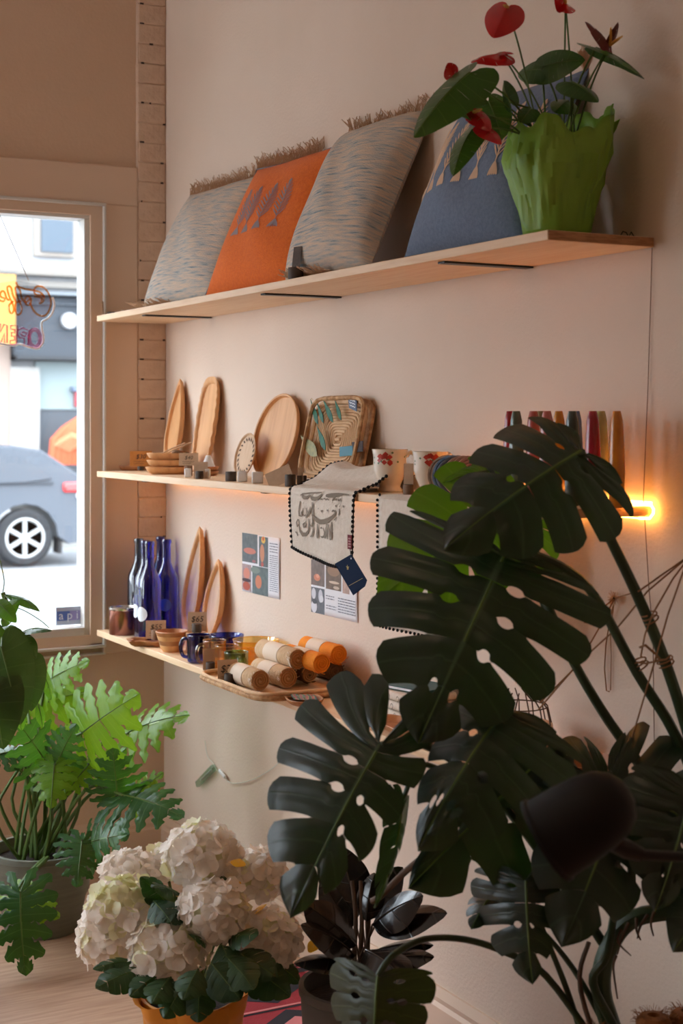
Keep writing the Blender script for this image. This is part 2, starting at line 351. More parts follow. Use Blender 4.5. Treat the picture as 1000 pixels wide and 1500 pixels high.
# casing round the window
m = MB()
m.box((GX0 - .3, -.008, GZ1 + .05), (-.102, .03, GZ1 + .18)).box((-.221, -.008, GZ0 - .085), (-.102, .03, GZ1 + .05))
struct('trim_1', m, M['trim'], bevel=.003)
m = MB()                                                # bead inside the casing
m.box((GX0 - .2, -.016, GZ1 + .043), (-.215, .02, GZ1 + .053)).box((-.2235, -.016, GZ0 - .062), (-.215, .02, GZ1 + .043))
m.box((GX0 - .2, -.018, GZ0 - .064), (-.2235, .02, GZ0 - .055)).box((GX0 - .2, -.012, GZ0 - .088), (-.215, .02, GZ0 - .082))
struct('trim_2', m, M['frame'], bevel=.002)
m = MB()                                                # flat stop
m.box((GX0 - .1, .0, GZ1 + .012), (-.2235, .03, GZ1 + .045)).box((GX1 + .018, .0, GZ0 - .05), (-.2235, .03, GZ1 + .012)).box((GX0 - .1, .0, GZ0 - .055), (GX1 + .018, .03, GZ0 - .022))
struct('trim_3', m, M['trim'])
wn = struct('window_1', MB().box((GX0, .055, GZ0), (GX1, .061, GZ1)), M['pane'])
m = MB()
for a, b in ((.0, .017), (.017, .0)): pass
m.box((GX0, .012, GZ1), (GX1 + .02, .09, GZ1 + .014)).box((GX1, .012, GZ0 - .024), (GX1 + .02, .09, GZ1)).box((GX0, .006, GZ0 - .024), (GX1, .09, GZ0 + .004))
m.box((-2.05, .012, GZ0), (-1.99, .09, GZ1)).box((GX0 - .02, .012, GZ0 - .024), (GX0, .09, GZ1 + .014))
struct('window_frame', m, M['frame'], wn, bevel=.002)
# sticker on the glass
a = onY(82, 890, .054); b = onY(118, 914, .054)
st = thing('window_sticker', 'small blue and purple sticker with white letters in the lower corner of the window glass', 'sticker', ((a.x + b.x) / 2, .053, (a.z + b.z) / 2))
wx = (b.x - a.x) / 2; wz = (a.z - b.z) / 2
obj('backing', MB().box((-wx, -.0006, -wz), (wx, .0006, wz)), solidc((176, 186, 206), .5), st)
obj('blue_band', MB().box((-wx * .94, -.0014, -wz * .5), (wx * .1, -.0006, wz * .55)), solidc((84, 112, 184), .5), st)
obj('purple_band', MB().box((wx * .1, -.0014, -wz * .5), (wx * .94, -.0006, wz * .55)), solidc((150, 140, 196), .5), st)
text('a p i', wz * 1.35, M['dot'], st, (0, -.0018, wz * .05), (R(90), 0, 0))
# baseboards
def base_prof(mb, p0, p1, n, h=.15):
    prof = [(0, 0), (.018, 0), (.018, h * .72), (.012, h * .78), (.014, h * .86), (.006, h), (0, h)]
    vs = [p0 + n * d + UP * z for d, z in prof] + [p1 + n * d + UP * z for d, z in prof]; k = len(prof)
    mb.add(vs, [(i, (i + 1) % k, k + (i + 1) % k, k + i) for i in range(k)] + [tuple(range(k)), tuple(range(2 * k - 1, k - 1, -1))])
m = MB(); base_prof(m, Vector((0, BACK, 0)), Vector((0, .012, 0)), Vector((-1, 0, 0))); struct('baseboard_right', m, M['trim'], ang=25)
m = MB(); base_prof(m, Vector((ROOMX, .012, 0)), Vector((0, .012, 0)), Vector((0, -1, 0))); struct('baseboard_front', m, M['trim'], ang=25)
# unseen ceiling lamps, added as warm fill light for the room
for i, (x, y) in enumerate(((-2.2, -5.6), (-2.2, -3.0))):
    c = thing('added_ceiling_light', ('unseen ceiling lamp added for warm fill light over the middle of the shop', 'unseen ceiling lamp added for warm fill light near the back wall of the shop')[1 - i], 'lamp', (x, y, CZ))
    obj('housing', MB().lathe([(0, -.05), (.22, -.05), (.23, -.02), (.23, 0)], 28), M['white'], c)
    ld = bpy.data.lights.new('added_fill_light', 'AREA'); ld.shape = 'DISK'; ld.size = .42; ld.energy = 1.8; ld.color = (1, .64, .38)
    lo = bpy.data.objects.new('added_fill_light', ld); COL.objects.link(lo); lo.parent = c; lo.location = (0, 0, -.06)

# ================================================================ outside
SZ = -.20
struct('street', MB().box((-40, .3, SZ - .1), (40, 14.9, SZ)), mat('asphalt', (112, 114, 117), .85, c2=(106, 108, 111), ns=3, bump=.3, bs=40))
struct('sidewalk', MB().box((-40, 14.9, SZ - .1), (40, 40, SZ + .13)), mat('sidewalk_concrete', (140, 138, 134), .9, c2=(132, 130, 126), ns=2))
struct('pavement_near', MB().box((-40, .2, SZ - .1), (40, 2.6, SZ + .12)), mat('pavement_concrete', (150, 150, 150), .9))
p = onZ(40, 836, SZ)
struct('road_marking', MB().box((-40, p.y - .06, SZ), (40, p.y + .06, SZ + .006)), solidc((170, 142, 92), .8))
FY = 18.5
def FX(px, py): return onY(px, py, FY)
bl = thing('street_building', 'white building across the street with dark sign band and shopfront', 'building', (4, FY, SZ))
def fb(name, x0, y0, x1, y1, mt, d0, d1, parent=bl):
    a = FX(x0, y0); b = FX(x1, y1); o_ = Vector(bl.location)
    return obj(name, MB().box((a.x - o_.x, d0, b.z - o_.z), (b.x - o_.x, d1, a.z - o_.z)), mt, parent, smooth=False)
bwhite = solidc((150, 150, 150), .9); bdark = solidc((54, 59, 66), .8); bgl = mat('far_glass', (66, 78, 90), .6)
obj('wall', MB().box((-26, 0, 0), (26, 6, 11)), mat('white_render', (152, 153, 155), .9, c2=(146, 146, 148), ns=.8), bl)
fr = fb('window_surround', 48, 308, 108, 378, solidc((136, 128, 120), .9), -.10, .02); fb('window_pane', 57, 322, 103, 372, bgl, -.14, -.1, fr)
fb('cornice', -160, 395, 135, 402, solidc((118, 112, 106), .9), -.28, .02); fb('cornice', -160, 412, 135, 416, solidc((126, 120, 114), .9), -.15, .02)
fb('sign_band', 12, 436, 135, 530, bdark, -.35, .02)
fb('sign_band_top', 12, 429, 135, 438, solidc((104, 110, 116), .7), -.5, .02); fb('sign_band_edge', 12, 446, 135, 450, solidc((92, 98, 106), .7), -.42, -.3); fb('sign_band_foot', 12, 522, 135, 530, solidc((36, 39, 44), .7), -.5, .02)
a = FX(89, 472); sg = obj('round_sign', MB().lathe([(0, -.05), (.125, -.05), (.125, .05), (0, .05)], 28, Matrix.Translation(a - Vector(bl.location) + Vector((0, -.42, 0))) @ Matrix.Rotation(R(90), 4, 'X')), solidc((150, 150, 154), .6), bl)
m = MB(); c = a - Vector(bl.location) + Vector((0, -.475, 0)); m.tube([c + Vector((math.cos(t) * .04, 0, math.sin(t) * .05 + .015)) for t in [i * .35 for i in range(18)]], .008, 5); m.tube([c + Vector((-.05, 0, -.06)), c + Vector((.05, 0, -.06))], .008, 5)
obj('emblem', m, solidc((112, 115, 124), .6), sg)
lm = fb('wall_lamp', 108, 441, 113, 448, bwhite, -.6, -.3); fb('downlight_bar', 109.3, 450, 111.2, 498, solidc((120, 122, 130), .6), -.44, -.34, lm)
fb('shopfront_panel', 50, 530, 135, 600, solidc((124, 136, 138), .7), -.08, .02); fb('shopfront_window', 50, 600, 135, 700, solidc((62, 67, 74), .6), -.05, .02)
fb('pilaster', 10, 538, 52, 700, solidc((152, 149, 146), .9), -.22, .02); fb('door_post', -30, 440, 10, 700, solidc((146, 128, 118), .9), -.2, .02)
sb = thing('banner', 'yellow hanging banner on the white building across the street', 'banner', FX(3, 450) + Vector((0, -.55, 0)))
obj('cloth', MB().box((-.6, -.03, -.62), (.05, .03, .46)), solidc((190, 142, 72), .8), sb)
obj('rod', MB().tube([(-.62, 0, .48), (.07, 0, .48)], .02, 6), solidc((70, 70, 72), .5), sb)
hy = thing('wall_box', 'small red and grey box on the far shopfront', 'box', FX(112, 585) + Vector((0, -.1, 0)))
obj('body', MB().box((-.07, -.06, -.12), (.07, .08, .12)), solidc((160, 62, 70), .6), hy, bevel=.01); obj('hood', MB().box((-.13, -.1, .12), (.13, .08, .2)), solidc((96, 108, 130), .6), hy, bevel=.02)
# orange swirling sculpture-like display in the far shopfront
og = thing('hanging_street_display', 'orange swirling fabric display in front of the far shopfront', 'display', FX(95, 680) + Vector((0, -.7, 0)))
m = MB(); m2 = MB()
c = FX(92, 640) - FX(95, 680)
for i in range(11):
    t = i / 10; x0 = (t - .5) * .55
    m.tube([c + Vector((x0 * .2 + .1, 0, .30 - .0 * t)), c + Vector((x0 * .8 + .06 * math.sin(i), -.05, .12)), c + Vector((x0 * 1.4, -.08, -.05)), c + Vector((x0 * 1.7 + .05, -.05, -.42))], [.04, .06, .07, .06], 7)
for i in range(5):
    t = i / 4; m2.tube([c + Vector((-.38 + .05 * i, -.1, -.12 - .02 * i)), c + Vector((-.15 + .05 * i, -.2, .02 - .07 * t)), c + Vector((.2, -.22, -.12 - .1 * t)), c + Vector((.42, -.15, -.35 - .05 * t))], [.05, .06, .06, .05], 7)
obj('drape', m, solidc((190, 82, 50), .8), og); obj('post', MB().tube([c + Vector((.1, .1, -1.6)), c + Vector((.1, .1, .3))], .03, 6), solidc((90, 90, 92), .6), og); obj('sash', m2, solidc((206, 112, 78), .8), og)
# parked grey car
CYY = 12.4; cw = onY(37, 783, CYY)
car = thing('car', 'dark grey hatchback parked across the street, rear half in view', 'car', (cw.x, CYY, SZ))
paint = mat('car_paint', (58, 64, 74), .45, metal=.1, coat=.15); tyre = solidc((36, 37, 40), .85); alloy = mat('alloy', (170, 170, 170), .5, metal=.2); cgl = mat('car_glass', (48, 54, 64), .35)
def carbody(sec, y0, y1, taper):   # side profile extruded over the width, upper part drawn in
    n = len(sec); vs = []
    ys = [y0, y0 + .06, (y0 + y1) / 2, y1 - .06, y1]
    for yi, y in enumerate(ys):
        for x, z in sec:
            q = max(0, z - .85) * taper
            yy = y + q * ((y0 + y1) / 2 - y) / ((y1 - y0) / 2); e = .97 if yi in (0, 4) else 1
            vs.append((x * e, yy, z * e + (1 - e) * .5))
    fs = [tuple(range(n - 1, -1, -1)), tuple(4 * n + i for i in range(n))]
    for k in range(4): fs += [(k * n + i, k * n + (i + 1) % n, (k + 1) * n + (i + 1) % n, (k + 1) * n + i) for i in range(n)]
    return MB().add(vs, fs)
arch = lambda x, z0=.34, r=.41: [(x + r * math.cos(a), z0 + r * math.sin(a)) for a in [math.pi * i / 8 for i in range(8, -1, -1)] if z0 + r * math.sin(a) > .22]
sec = [(-3.55, .25)] + [(-3.05, .22)] + arch(-2.65) + [(-.6, .22)] + arch(0) + [(.55, .25), (.86, .30), (.92, .55), (.90, .90), (.80, 1.0), (.66, 1.08), (.25, 1.36), (-.1, 1.42), (-1.1, 1.46), (-1.7, 1.36), (-2.3, 1.0), (-3.3, .86), (-3.6, .6)]
obj('body', carbody(sec, 0, 1.75, .25), paint, car, ang=30)
g1 = [(-.95, .98), (.0, .99), (.32, 1.03), (.05, 1.24), (-.3, 1.33), (-.95, 1.36)]; g2 = [(-2.1, .98), (-1.02, .98), (-1.02, 1.35), (-1.55, 1.28)]
for q in (g1, g2): obj('side_window', MB().prism(q, -.012, .03).add([], []), cgl, car, smooth=False).rotation_euler = (R(-14), 0, 0)
for o in [c for c in car.children if c.name.startswith('side_window')]: o.location = (0, -.245, .03)
for x in (0, -2.65):
    mt_ = Matrix.Translation((x, .1, .34)) @ Matrix.Rotation(R(90), 4, 'X')
    wh = obj('wheel', MB().lathe([(.2, -.1), (.30, -.1), (.335, -.06), (.335, .07), (.30, .1), (.235, .1), (.225, .06), (.2, .04)], 32, mt_), tyre, car)
    obj('rim', MB().tube([mt_ @ Vector((math.cos(q) * .222, math.sin(q) * .222, .09)) for q in [i * math.pi / 16 for i in range(32)]], .018, 8, True), alloy, wh)
    sp = MB()
    for k in range(6):
        a = k * math.pi / 3; sp.box((-.022, .03, .06), (.022, .215, .09), mt_ @ Matrix.Rotation(a, 4, 'Z'))
    sp.lathe([(0, .1), (.05, .1), (.06, .06)], 14, mt_)
    obj('spoke_set', sp, alloy, wh); obj('hub_shadow', MB().lathe([(0, .05), (.22, .05)], 24, mt_), solidc((24, 24, 26), .7), wh)
obj('tail_lamp', MB().box((.46, -.022, .86), (.90, .3, .98)), mat('tail_red', (214, 50, 50), .25, coat=.5), car, bevel=.03)
obj('reflector', MB().box((.62, -.018, .79), (.90, .3, .855)), mat('tail_white', (220, 216, 220), .25), car, bevel=.02)
obj('door_seam', MB().box((-.78, -.006, .3), (-.765, .02, .98)).box((-.78, -.004, .97), (.35, .03, .985)), solidc((52, 56, 64), .6), car)
obj('mud_flap', MB().box((.42, .05, .14), (.46, .28, .42)), solidc((40, 40, 42), .8), car)
# ---- hanging lettered sign behind the glass, read from its back
SY = -.03
def nz(x, y): return onY(x / 7.69, 380 + y / 7.69, SY)
c0 = nz(300, 600)
ns_ = thing('hanging_sign', 'clear hanging sign with orange script and pink capitals seen from behind', 'sign', c0)
def smooth_path(pts, n=6):
    out = []
    for i in range(len(pts) - 1):
        p0 = pts[max(i - 1, 0)]; p1 = pts[i]; p2 = pts[i + 1]; p3 = pts[min(i + 2, len(pts) - 1)]
        for k in range(n):
            t = k / n
            out.append(p1 * 1.0 + (p2 - p0) * .5 * t + (p0 * 2 - p1 * 5 + p2 * 4 - p3) * .5 * t * t + (p1 * 3 - p0 - p2 * 3 + p3) * .5 * t ** 3)
    return out + [pts[-1]]
def neon(paths, r, closed=False, sm=True):
    m = MB()
    for q in paths:
        pts = [nz(*z) - c0 for z in q]
        m.tube(smooth_path(pts) if sm and not closed else pts, r, 6, closed)
    return m
C_ = [(440, 495), (475, 485), (495, 450), (480, 405), (430, 400), (390, 380), (390, 330), (430, 300), (490, 315), (545, 380), (575, 480), (550, 580), (500, 635), (430, 625), (375, 570), (335, 485)]
C2_ = [(455, 470), (470, 440), (440, 425), (385, 420)]
o_ = [(345, 440), (315, 415), (285, 440), (285, 490), (315, 515), (345, 490), (345, 440), (290, 490)]
f1 = [(290, 490), (245, 440), (225, 350), (195, 310), (170, 330), (190, 410), (230, 500), (245, 570), (225, 615), (195, 620), (172, 570), (180, 490), (240, 470)]
f2 = [(180, 480), (145, 400), (125, 320), (100, 300), (82, 325), (105, 420), (145, 510), (155, 570), (135, 605), (110, 590), (102, 520), (150, 470)]
e_ = [(105, 460), (75, 440), (55, 380), (30, 355), (5, 380), (10, 420), (50, 440), (40, 470), (10, 465), (-30, 440), (-60, 370), (-90, 370), (-100, 420), (-60, 450), (-110, 470), (-160, 430)]
bar = [(180, 255), (210, 305), (290, 335), (380, 350), (460, 375), (500, 420)]
obj('script_tube', neon([C_, C2_, o_, f1, f2, e_, bar], .0032), M['neono'], ns_)
el = lambda x, y, a, b: [(x + a * math.cos(t), y + b * math.sin(t)) for t in [i * math.pi / 12 for i in range(24)]]
P_ = [(330, 800), (255, 770), (205, 790), (195, 840), (220, 880), (275, 890), (270, 975), (310, 985)]; P2_ = [(300, 830), (250, 815), (235, 840), (255, 860), (295, 865)]
E_ = [(195, 745), (120, 745), (120, 785), (165, 790), (165, 825), (130, 825), (130, 865), (165, 865), (165, 910), (115, 915), (115, 955), (185, 955)]
N_ = [(80, 745), (80, 940), (50, 940), (50, 830), (15, 930), (-30, 920), (-30, 720), (5, 725), (5, 820), (45, 730)]
obj('capital_tube', neon([el(390, 885, 72, 112), el(390, 885, 50, 86), P_, P2_, E_, N_], .0030, True), M['neonp'], ns_)
ed = [(590, 425), (612, 500), (590, 600), (535, 665), (472, 705), (470, 780), (490, 870), (478, 950), (425, 1003), (330, 990), (230, 955), (150, 970), (60, 960), (-40, 940), (-200, 930)]
obj('sheet_edge', neon([ed], .0035), M['neone'], ns_)
pl = [nz(*z) - c0 for z in ed + [(-200, 300), (180, 235), (420, 275), (540, 340)]]
m = MB(); n_ = len(pl); m.add([p + Vector((0, .006, 0)) for p in pl] + [p + Vector((0, .010, 0)) for p in pl], [tuple(range(n_)), tuple(range(2 * n_ - 1, n_ - 1, -1))] + [(i, n_ + i, n_ + (i + 1) % n_, (i + 1) % n_) for i in range(n_)])
obj('clear_sheet', m, M['acrylic'], ns_, smooth=False)
a = onY(42, 411, SY); b = onY(3, 322, SY); b2 = Vector((b.x - .02, SY, GZ1 + .012))
obj('hanging_wire', MB().tube([a - c0, b - c0, b2 - c0], .0012, 5), M['cord'], ns_)
# ================================================================ shelves
Z1, Z2, Z3 = 1.835, 1.322, .797            # top faces
TH = .019; SD = .25; Y0, Y1 = -.02, -2.53
def shelf(name, label, z):
    t = thing(name, label, 'shelf', (0, Y0, z))
    L = Y1 - Y0
    obj('plank', MB().box((-SD, L, -TH), (-.002, 0, 0)), M['shelf'], t, bevel=.0015)
    obj('cut_end', MB().box((-SD + .001, L - .0012, -TH + .001), (-.003, L, -.001)), M['endgrain'], t, smooth=False)
    for px in ((700 if z == Z1 else 0), 440, 258, 0)[0 if z == Z1 else 3:]:
        pass
    return t
sh1 = shelf('wall_shelf', 'pale pine wall shelf carrying the cushions and the red-flowered plant', Z1)
sh2 = shelf('wall_shelf', 'pale pine wall shelf with a glowing light rope under it', Z2)
sh3 = shelf('wall_shelf', 'pale pine wall shelf carrying blue bottles and rolled scarves', Z3)
m = MB(); m.tube([(-.006, .0, -TH * .5), (-.006, Y1 - Y0, -TH * .5)], .002, 4)
# flat black steel arms under the top shelf
for sh, z in ((sh1, Z1), (sh2, Z2), (sh3, Z3)):
    for px, py in ((258, 464), (445, 434), (713, 389)):
        p = onZ(px, py, Z1 - TH - .003)
        obj('bracket_arm', MB().box((-.228, p.y - Y0 - .014, -TH - .0045), (-.004, p.y - Y0 + .014, -TH - .0003)), M['black'], sh, bevel=.001)
# hook left on the top shelf end
h = thing('wire_hook', 'tiny bent wire hook on the near end of the top shelf', 'hook', (-.04, -2.50, Z1))
obj('wire', MB().tube([(-.02, 0, .001), (-.012, 0, .012), (-.004, 0, .010), (.002, 0, .002), (.008, 0, .012), (.016, 0, .002)], .0012, 5), M['black'], h)
# light rope: along the back of the middle shelf, round its near end and back underneath
lr = thing('light_rope', 'glowing warm light rope looped round the near end of the middle shelf', 'light', (0, Y0, Z2))
L_ = Y1 - Y0
pth = [(-.012, -2.0, .006), (-.012, L_ + .05, .006), (-.014, L_ - .004, .006), (-.07, L_ - .006, .003)]
top = [(-.009, -1.9, .006), (-.009, L_ - .002, .006)]
loop = [(-.085, L_ - .006, .004), (-.030, L_ - .006, .004), (-.014, L_ - .007, .002), (-.008, L_ - .007, -.006), (-.009, L_ - .007, -.014), (-.016, L_ - .005, -TH - .004), (-.012, L_ + .03, -TH - .006), (-.012, -.05, -TH - .006)]
obj('rope', MB().tube(loop[:-1], .0028, 8), M['led'], lr); obj('rope', MB().tube(loop[-2:], .0013, 6), M['led'], lr); obj('rope', MB().tube(top, .0026, 8), M['led'], lr)
# thin cord hanging down the wall from the top shelf end
c = [onX(955, 358, -.004), onX(949, 560, -.004), onX(942, 730, -.03), onX(944, 760, -.012), onX(950, 860, -.004), onX(956, 930, -.004), onX(958, 1090, -.004)]
tc_ = thing('thin_cord', 'thin brown cord hanging down the wall past the near ends of the shelves', 'cord', c[0])
obj('strand', MB().tube([p for p in c], .0009, 5), M['cord'], tc_, world=True)

# ================================================================ cushions on the top shelf
def pillow(label, yc, w_, h_, t_, lean, mt, x0, roll=0, rz=0, sq=.6, group=None):
    t = thing('cushion', label, 'cushion', (x0, yc, Z1 + .002), (-lean, roll, R(-90) + rz))
    def prof(u, v):                          # half thickness
        a = max(0, 1 - abs(2 * u - 1) ** 2.6); b = max(0, 1 - abs(2 * v - 1) ** 2.6)
        return t_ / 2 * (a * b) ** sq
    def surf(u, v, sgn, off=0):
        pin = 1 - .05 * (4 * v * (1 - v)) * 1.0; pinv = 1 - .05 * (4 * u * (1 - u))
        k_ = 1.25 if sgn < 0 else .45
        x = (u - .5) * w_ * (1 - .06 * math.sin(math.pi * v) ** 1.0)
        z = h_ / 2 + (v - .5) * h_ * (1 - .05 * math.sin(math.pi * u))
        sag = -.012 * math.sin(math.pi * u) * (1 - v) + .006 * math.sin(7 * u + 3 * v) * prof(u, v) / (t_ / 2)
        wr = .004 * math.sin(13 * u + 9 * v + yc * 9) * math.sin(math.pi * u) * math.sin(math.pi * v)
        return Vector((x, sgn * (prof(u, v) * k_ + wr * k_ + off), max(z + sag * .3, .001)))
    m = MB(); m.grid(lambda u, v: surf(u, v, -1), 28, 28); m.grid(lambda u, v: surf(1 - u, v, 1), 28, 28)
    obj('cover', m, mt, t)
    edge = [surf(u, v, -1) for u, v in [(i / 16, 0) for i in range(16)] + [(1, i / 16) for i in range(16)] + [(1 - i / 16, 1) for i in range(16)] + [(0, 1 - i / 16) for i in range(16)]]
    return t, surf, edge
def fringe(t, surf, v, n, ln, seed, u0=0., u1=1., down=False, mt='fringe'):
    r_ = random.Random(seed); m = MB()
    for i in range(n):
        u = u0 + (u1 - u0) * (i + r_.random()) / n; p = surf(min(max(u, .01), .99), v, -1)
        d = -1 if down else 1
        q = [p, p + Vector((r_.uniform(-.01, .01), r_.uniform(-.014, .006), d * ln * .5)), p + Vector((r_.uniform(-.022, .022), r_.uniform(-.03, .008), d * ln * r_.uniform(.7, 1.1)))]
        if down: q = [Vector((a.x, a.y - .006 - .012 * k, max(a.z, .0015 + .002 * r_.random()))) for k, a in enumerate(q)]
        m.tube(q, [.0016, .0014, .001], 3)
    obj('fringe', m, M[mt], t, kind='stuff')
def wheat(mb, surf, u, v0, v1, wd, nl, asp, base=True):
    def stroke(a, b, w_):
        n = 4; pts = [(a[0] + (b[0] - a[0]) * i / n, a[1] + (b[1] - a[1]) * i / n) for i in range(n + 1)]
        P3 = [surf(x, y, -1, .0016) for x, y in pts]
        d2 = Vector((b[0] - a[0], 0, (b[1] - a[1]) * asp)); sd = Vector((-d2.z, 0, d2.x)).normalized()
        mb.ribbon(P3, [w_ * .6] + [w_] * (n - 1) + [w_ * .5], lambda t: sd)
    h = v1 - v0
    stroke((u, v0 + h * .14), (u, v1 - h * .1), .0028)
    for i in range(nl):
        v = v0 + h * (.24 + .62 * i / (nl - 1)); k = math.sin(math.pi * (.32 + .62 * i / (nl - 1)))
        for s in (-1, 1): stroke((u + s * .003, v), (u + s * wd * k, v + h * (.10 + .06 * k)), .0021)
    stroke((u, v1 - h * .13), (u, v1), .0042)
    if base:
        for s in (-1.2, -.6, 0, .6, 1.2): stroke((u, v0 + h * .16), (u + s * wd * .5, v0), .0042)
def wallY(px, x): return onX(px, 500, x).y
lean = R(25)
AC = lambda x0, x1: (wallY(x0, -.19) + wallY(x1, -.19)) / 2
t1, s1, e1 = pillow('blue-grey and cream slub woven cushion furthest from the plant', AC(207, 300), .50, .415, .10, R(24), M['weave'], -.18, rz=R(3))
fringe(t1, s1, 1, 170, .034, 3); fringe(t1, s1, 0, 60, .022, 4, 0, .5, True)
t2, s2, e2 = pillow('bright orange cushion with grey wheat ear motifs', AC(300, 420), .505, .42, .09, R(24), M['orange'], -.185, rz=R(3))
obj('piping', MB().tube(e2, .003, 6, True), M['greyedge'], t2); fringe(t2, s2, 1, 150, .036, 5, .0, .75)
for i, u in enumerate((.28, .42, .58, .74)):
    m = MB(); wheat(m, s2, u, .38, .74, .075, 9, .415 / .48); obj('wheat_ear', m, M['motifg'], t2, kind='stuff')
t3, s3, e3 = pillow('large blue-grey and cream slub woven cushion with fringe leaning by the blue one', AC(428, 530), .40, .435, .13, R(25), M['weave'], -.19, rz=R(3), sq=.42)
fringe(t3, s3, 1, 160, .034, 6); fringe(t3, s3, 0, 70, .024, 7, 0.1, .6, True)
t4, s4, e4 = pillow('slate blue cushion with cream wheat ear motifs behind the green-wrapped plant', AC(584, 752), .44, .40, .11, R(25), M['blue'], -.175, rz=R(2))
obj('piping', MB().tube(e4, .0025, 6, True), M['blue'], t4)
for i, u in enumerate((.07, .20, .34, .48, .62, .77, .9)):
    m = MB(); wheat(m, s4, u, .34, .80, .052, 9, .40 / .44); obj('wheat_ear', m, M['motifc'], t4, kind='stuff')
m = MB(); r_ = random.Random(11); p = s4(.985, .985, -1)
for i in range(60):
    a = r_.uniform(0, 6.28); q = .018 * r_.random() ** .5
    m.tube([p, p + Vector((math.cos(a) * q, -.01 + math.sin(a) * q * .6, .02)), p + Vector((math.cos(a) * q * 1.5, -.012 + math.sin(a) * q, .035 + .012 * r_.random()))], .0011, 3)
obj('tassel', m, M['fringe'], t4, kind='stuff')

# ================================================================ price cards in wooden holders
def card(px, x, z, w_, h_, txt, yaw, hold='holder', cm='kraft', ch='short price card', hw=.016, hh=.028, tilt=8, label=None, hlabel=None, back=0, sub='handmade', hpx=None):
    """holder stands on the shelf at pixel column px and X = x; the card slots in its top or leans behind it"""
    y = wallY(px, x)
    t = thing('card_holder', hlabel, 'card holder', (x, y, z + .0002), (0, 0, R(yaw)))
    m = MB().lathe([(0, 0), (hw * .96, 0), (hw, .002), (hw, hh - .002), (hw * .95, hh), (0, hh)], 22)
    obj('block', m, M[hold], t); obj('slot', MB().box((-hw * .8, -.0012, hh - .001), (hw * .8, .0012, hh + .0006)), M['gap'], t, smooth=False)
    if label:
        d = back
        o = Vector((math.sin(-R(yaw)) * d, math.cos(R(yaw)) * d, 0))
        k = thing('price_card', label, 'price card', Vector((x, y, z + .0004)) + o + Vector((0, 0, (hh + .0007) if back == 0 else 0)), (R(-tilt), 0, R(yaw)))
        obj('sheet', MB().box((-w_ / 2, 0, 0), (w_ / 2, .0006, h_)), M[cm], k, smooth=False)
        if txt:
            text(txt, h_ * .42, M['ink'], k, (0, -.0004, h_ * .62), (R(90), 0, 0), shear=.2)
            m = MB()
            for r in range(2):
                pts = [Vector((-w_ * .32 + w_ * .64 * i / 14, -.0005, h_ * (.30 - .13 * r) + .0012 * math.sin(i * 2.1 + r))) for i in range(15 - 4 * r)]
                m.ribbon(pts, [.0005] * len(pts), lambda t: Vector((0, 0, 1)))
            obj('pen_note', m, M['ink'], k, smooth=False)
    return t
# top shelf
y = wallY(165, -.16)
card(186, -.12, Z1, .05, .045, None, -8, hw=.012, hh=.012, cm='palewood', label='small pale folded card by the far end of the top shelf, behind a dark one', hlabel='low dark block under the far card on the top shelf', back=.016)
card(163, -.20, Z1, .036, .05, None, 40, hw=.014, hh=.014, cm='kraft', label='small upright card at the far tip of the top shelf', hlabel='low dark block at the far tip of the top shelf', back=.02)
card(433, -.235, Z1, .03, .052, None, -75, cm='holder', hw=.019, hh=.028, label='dark thin card standing in the round block before the large woven cushion', hlabel='round dark block with a thin dark card before the large woven cushion')
for i, (px, x) in enumerate(((176, -.20), (184, -.215))):
    y = wallY(px, x); f = thing('wool_tuft', ('tiny pale wool tuft on the far end of the top shelf', 'second tiny wool tuft, nearer the woven cushion')[i], 'tuft', (x, y, Z1))
    m = MB(); r_ = random.Random(40 + i)
    for _ in range(26):
        a = r_.uniform(0, 6.28); m.tube([(0, 0, .001), (math.cos(a) * .008, math.sin(a) * .008, .008 * r_.random()), (math.cos(a) * .018, math.sin(a) * .018, .002 + .010 * r_.random())], .0009, 3)
    obj('strand_mass', m, M['linen'], f, kind='stuff')

# ================================================================ middle shelf
def lean_thing(name, label, cat, pxl, pxr, xb, h_, z, group=None, extra=0):
    """stands at xb from the wall and leans back on it; width from pixel columns on that plane"""
    yl, yr = wallY(pxl, xb), wallY(pxr, xb)
    an = math.asin(min(.95, (-xb - extra) / h_))
    return thing(name, label, cat, (xb, (yl + yr) / 2, z + .0005), (-an, 0, R(-90)), group), abs(yl - yr)
def dish(out, depth, rim, inset=.88, t=None, wave=0, wn=0, mtr=None):
    """upright dish: outline in x, z; recessed front face; returns rim mesh and floor mesh"""
    n = len(out); cx = sum(p[0] for p in out) / n; cz = sum(p[1] for p in out) / n
    def ring(s, y): return [Vector((cx + (x - cx) * s, y, cz + (z - cz) * s)) for x, z in out]
    rings = [ring(.80, 0), ring(.93, -depth * .35), ring(1.0, -depth), ring(.985, -depth - .0015), ring(1 - rim, -depth), ring(1 - rim * 1.4, -depth * .55)]
    m = MB(); vs = [p for r in rings for p in r]; fs = []
    for k in range(len(rings) - 1): fs += [(k * n + i, (k + 1) * n + i, (k + 1) * n + (i + 1) % n, k * n + (i + 1) % n) for i in range(n)]
    fs.append(tuple(i for i in range(n))); m.add(vs, fs)
    m2 = MB(); k = len(rings) - 1
    vs = [Vector((cx + (x - cx) * (1 - rim * 1.4) * q, -depth * (.55 - .2 * (1 - q)), cz + (z - cz) * (1 - rim * 1.4) * q)) for q in (1, .6, .25) for x, z in out]
    fs = [(a * n + i, (a + 1) * n + i, (a + 1) * n + (i + 1) % n, a * n + (i + 1) % n) for a in range(2) for i in range(n)] + [tuple(2 * n + i for i in range(n))]
    m2.add(vs, fs); return m, m2
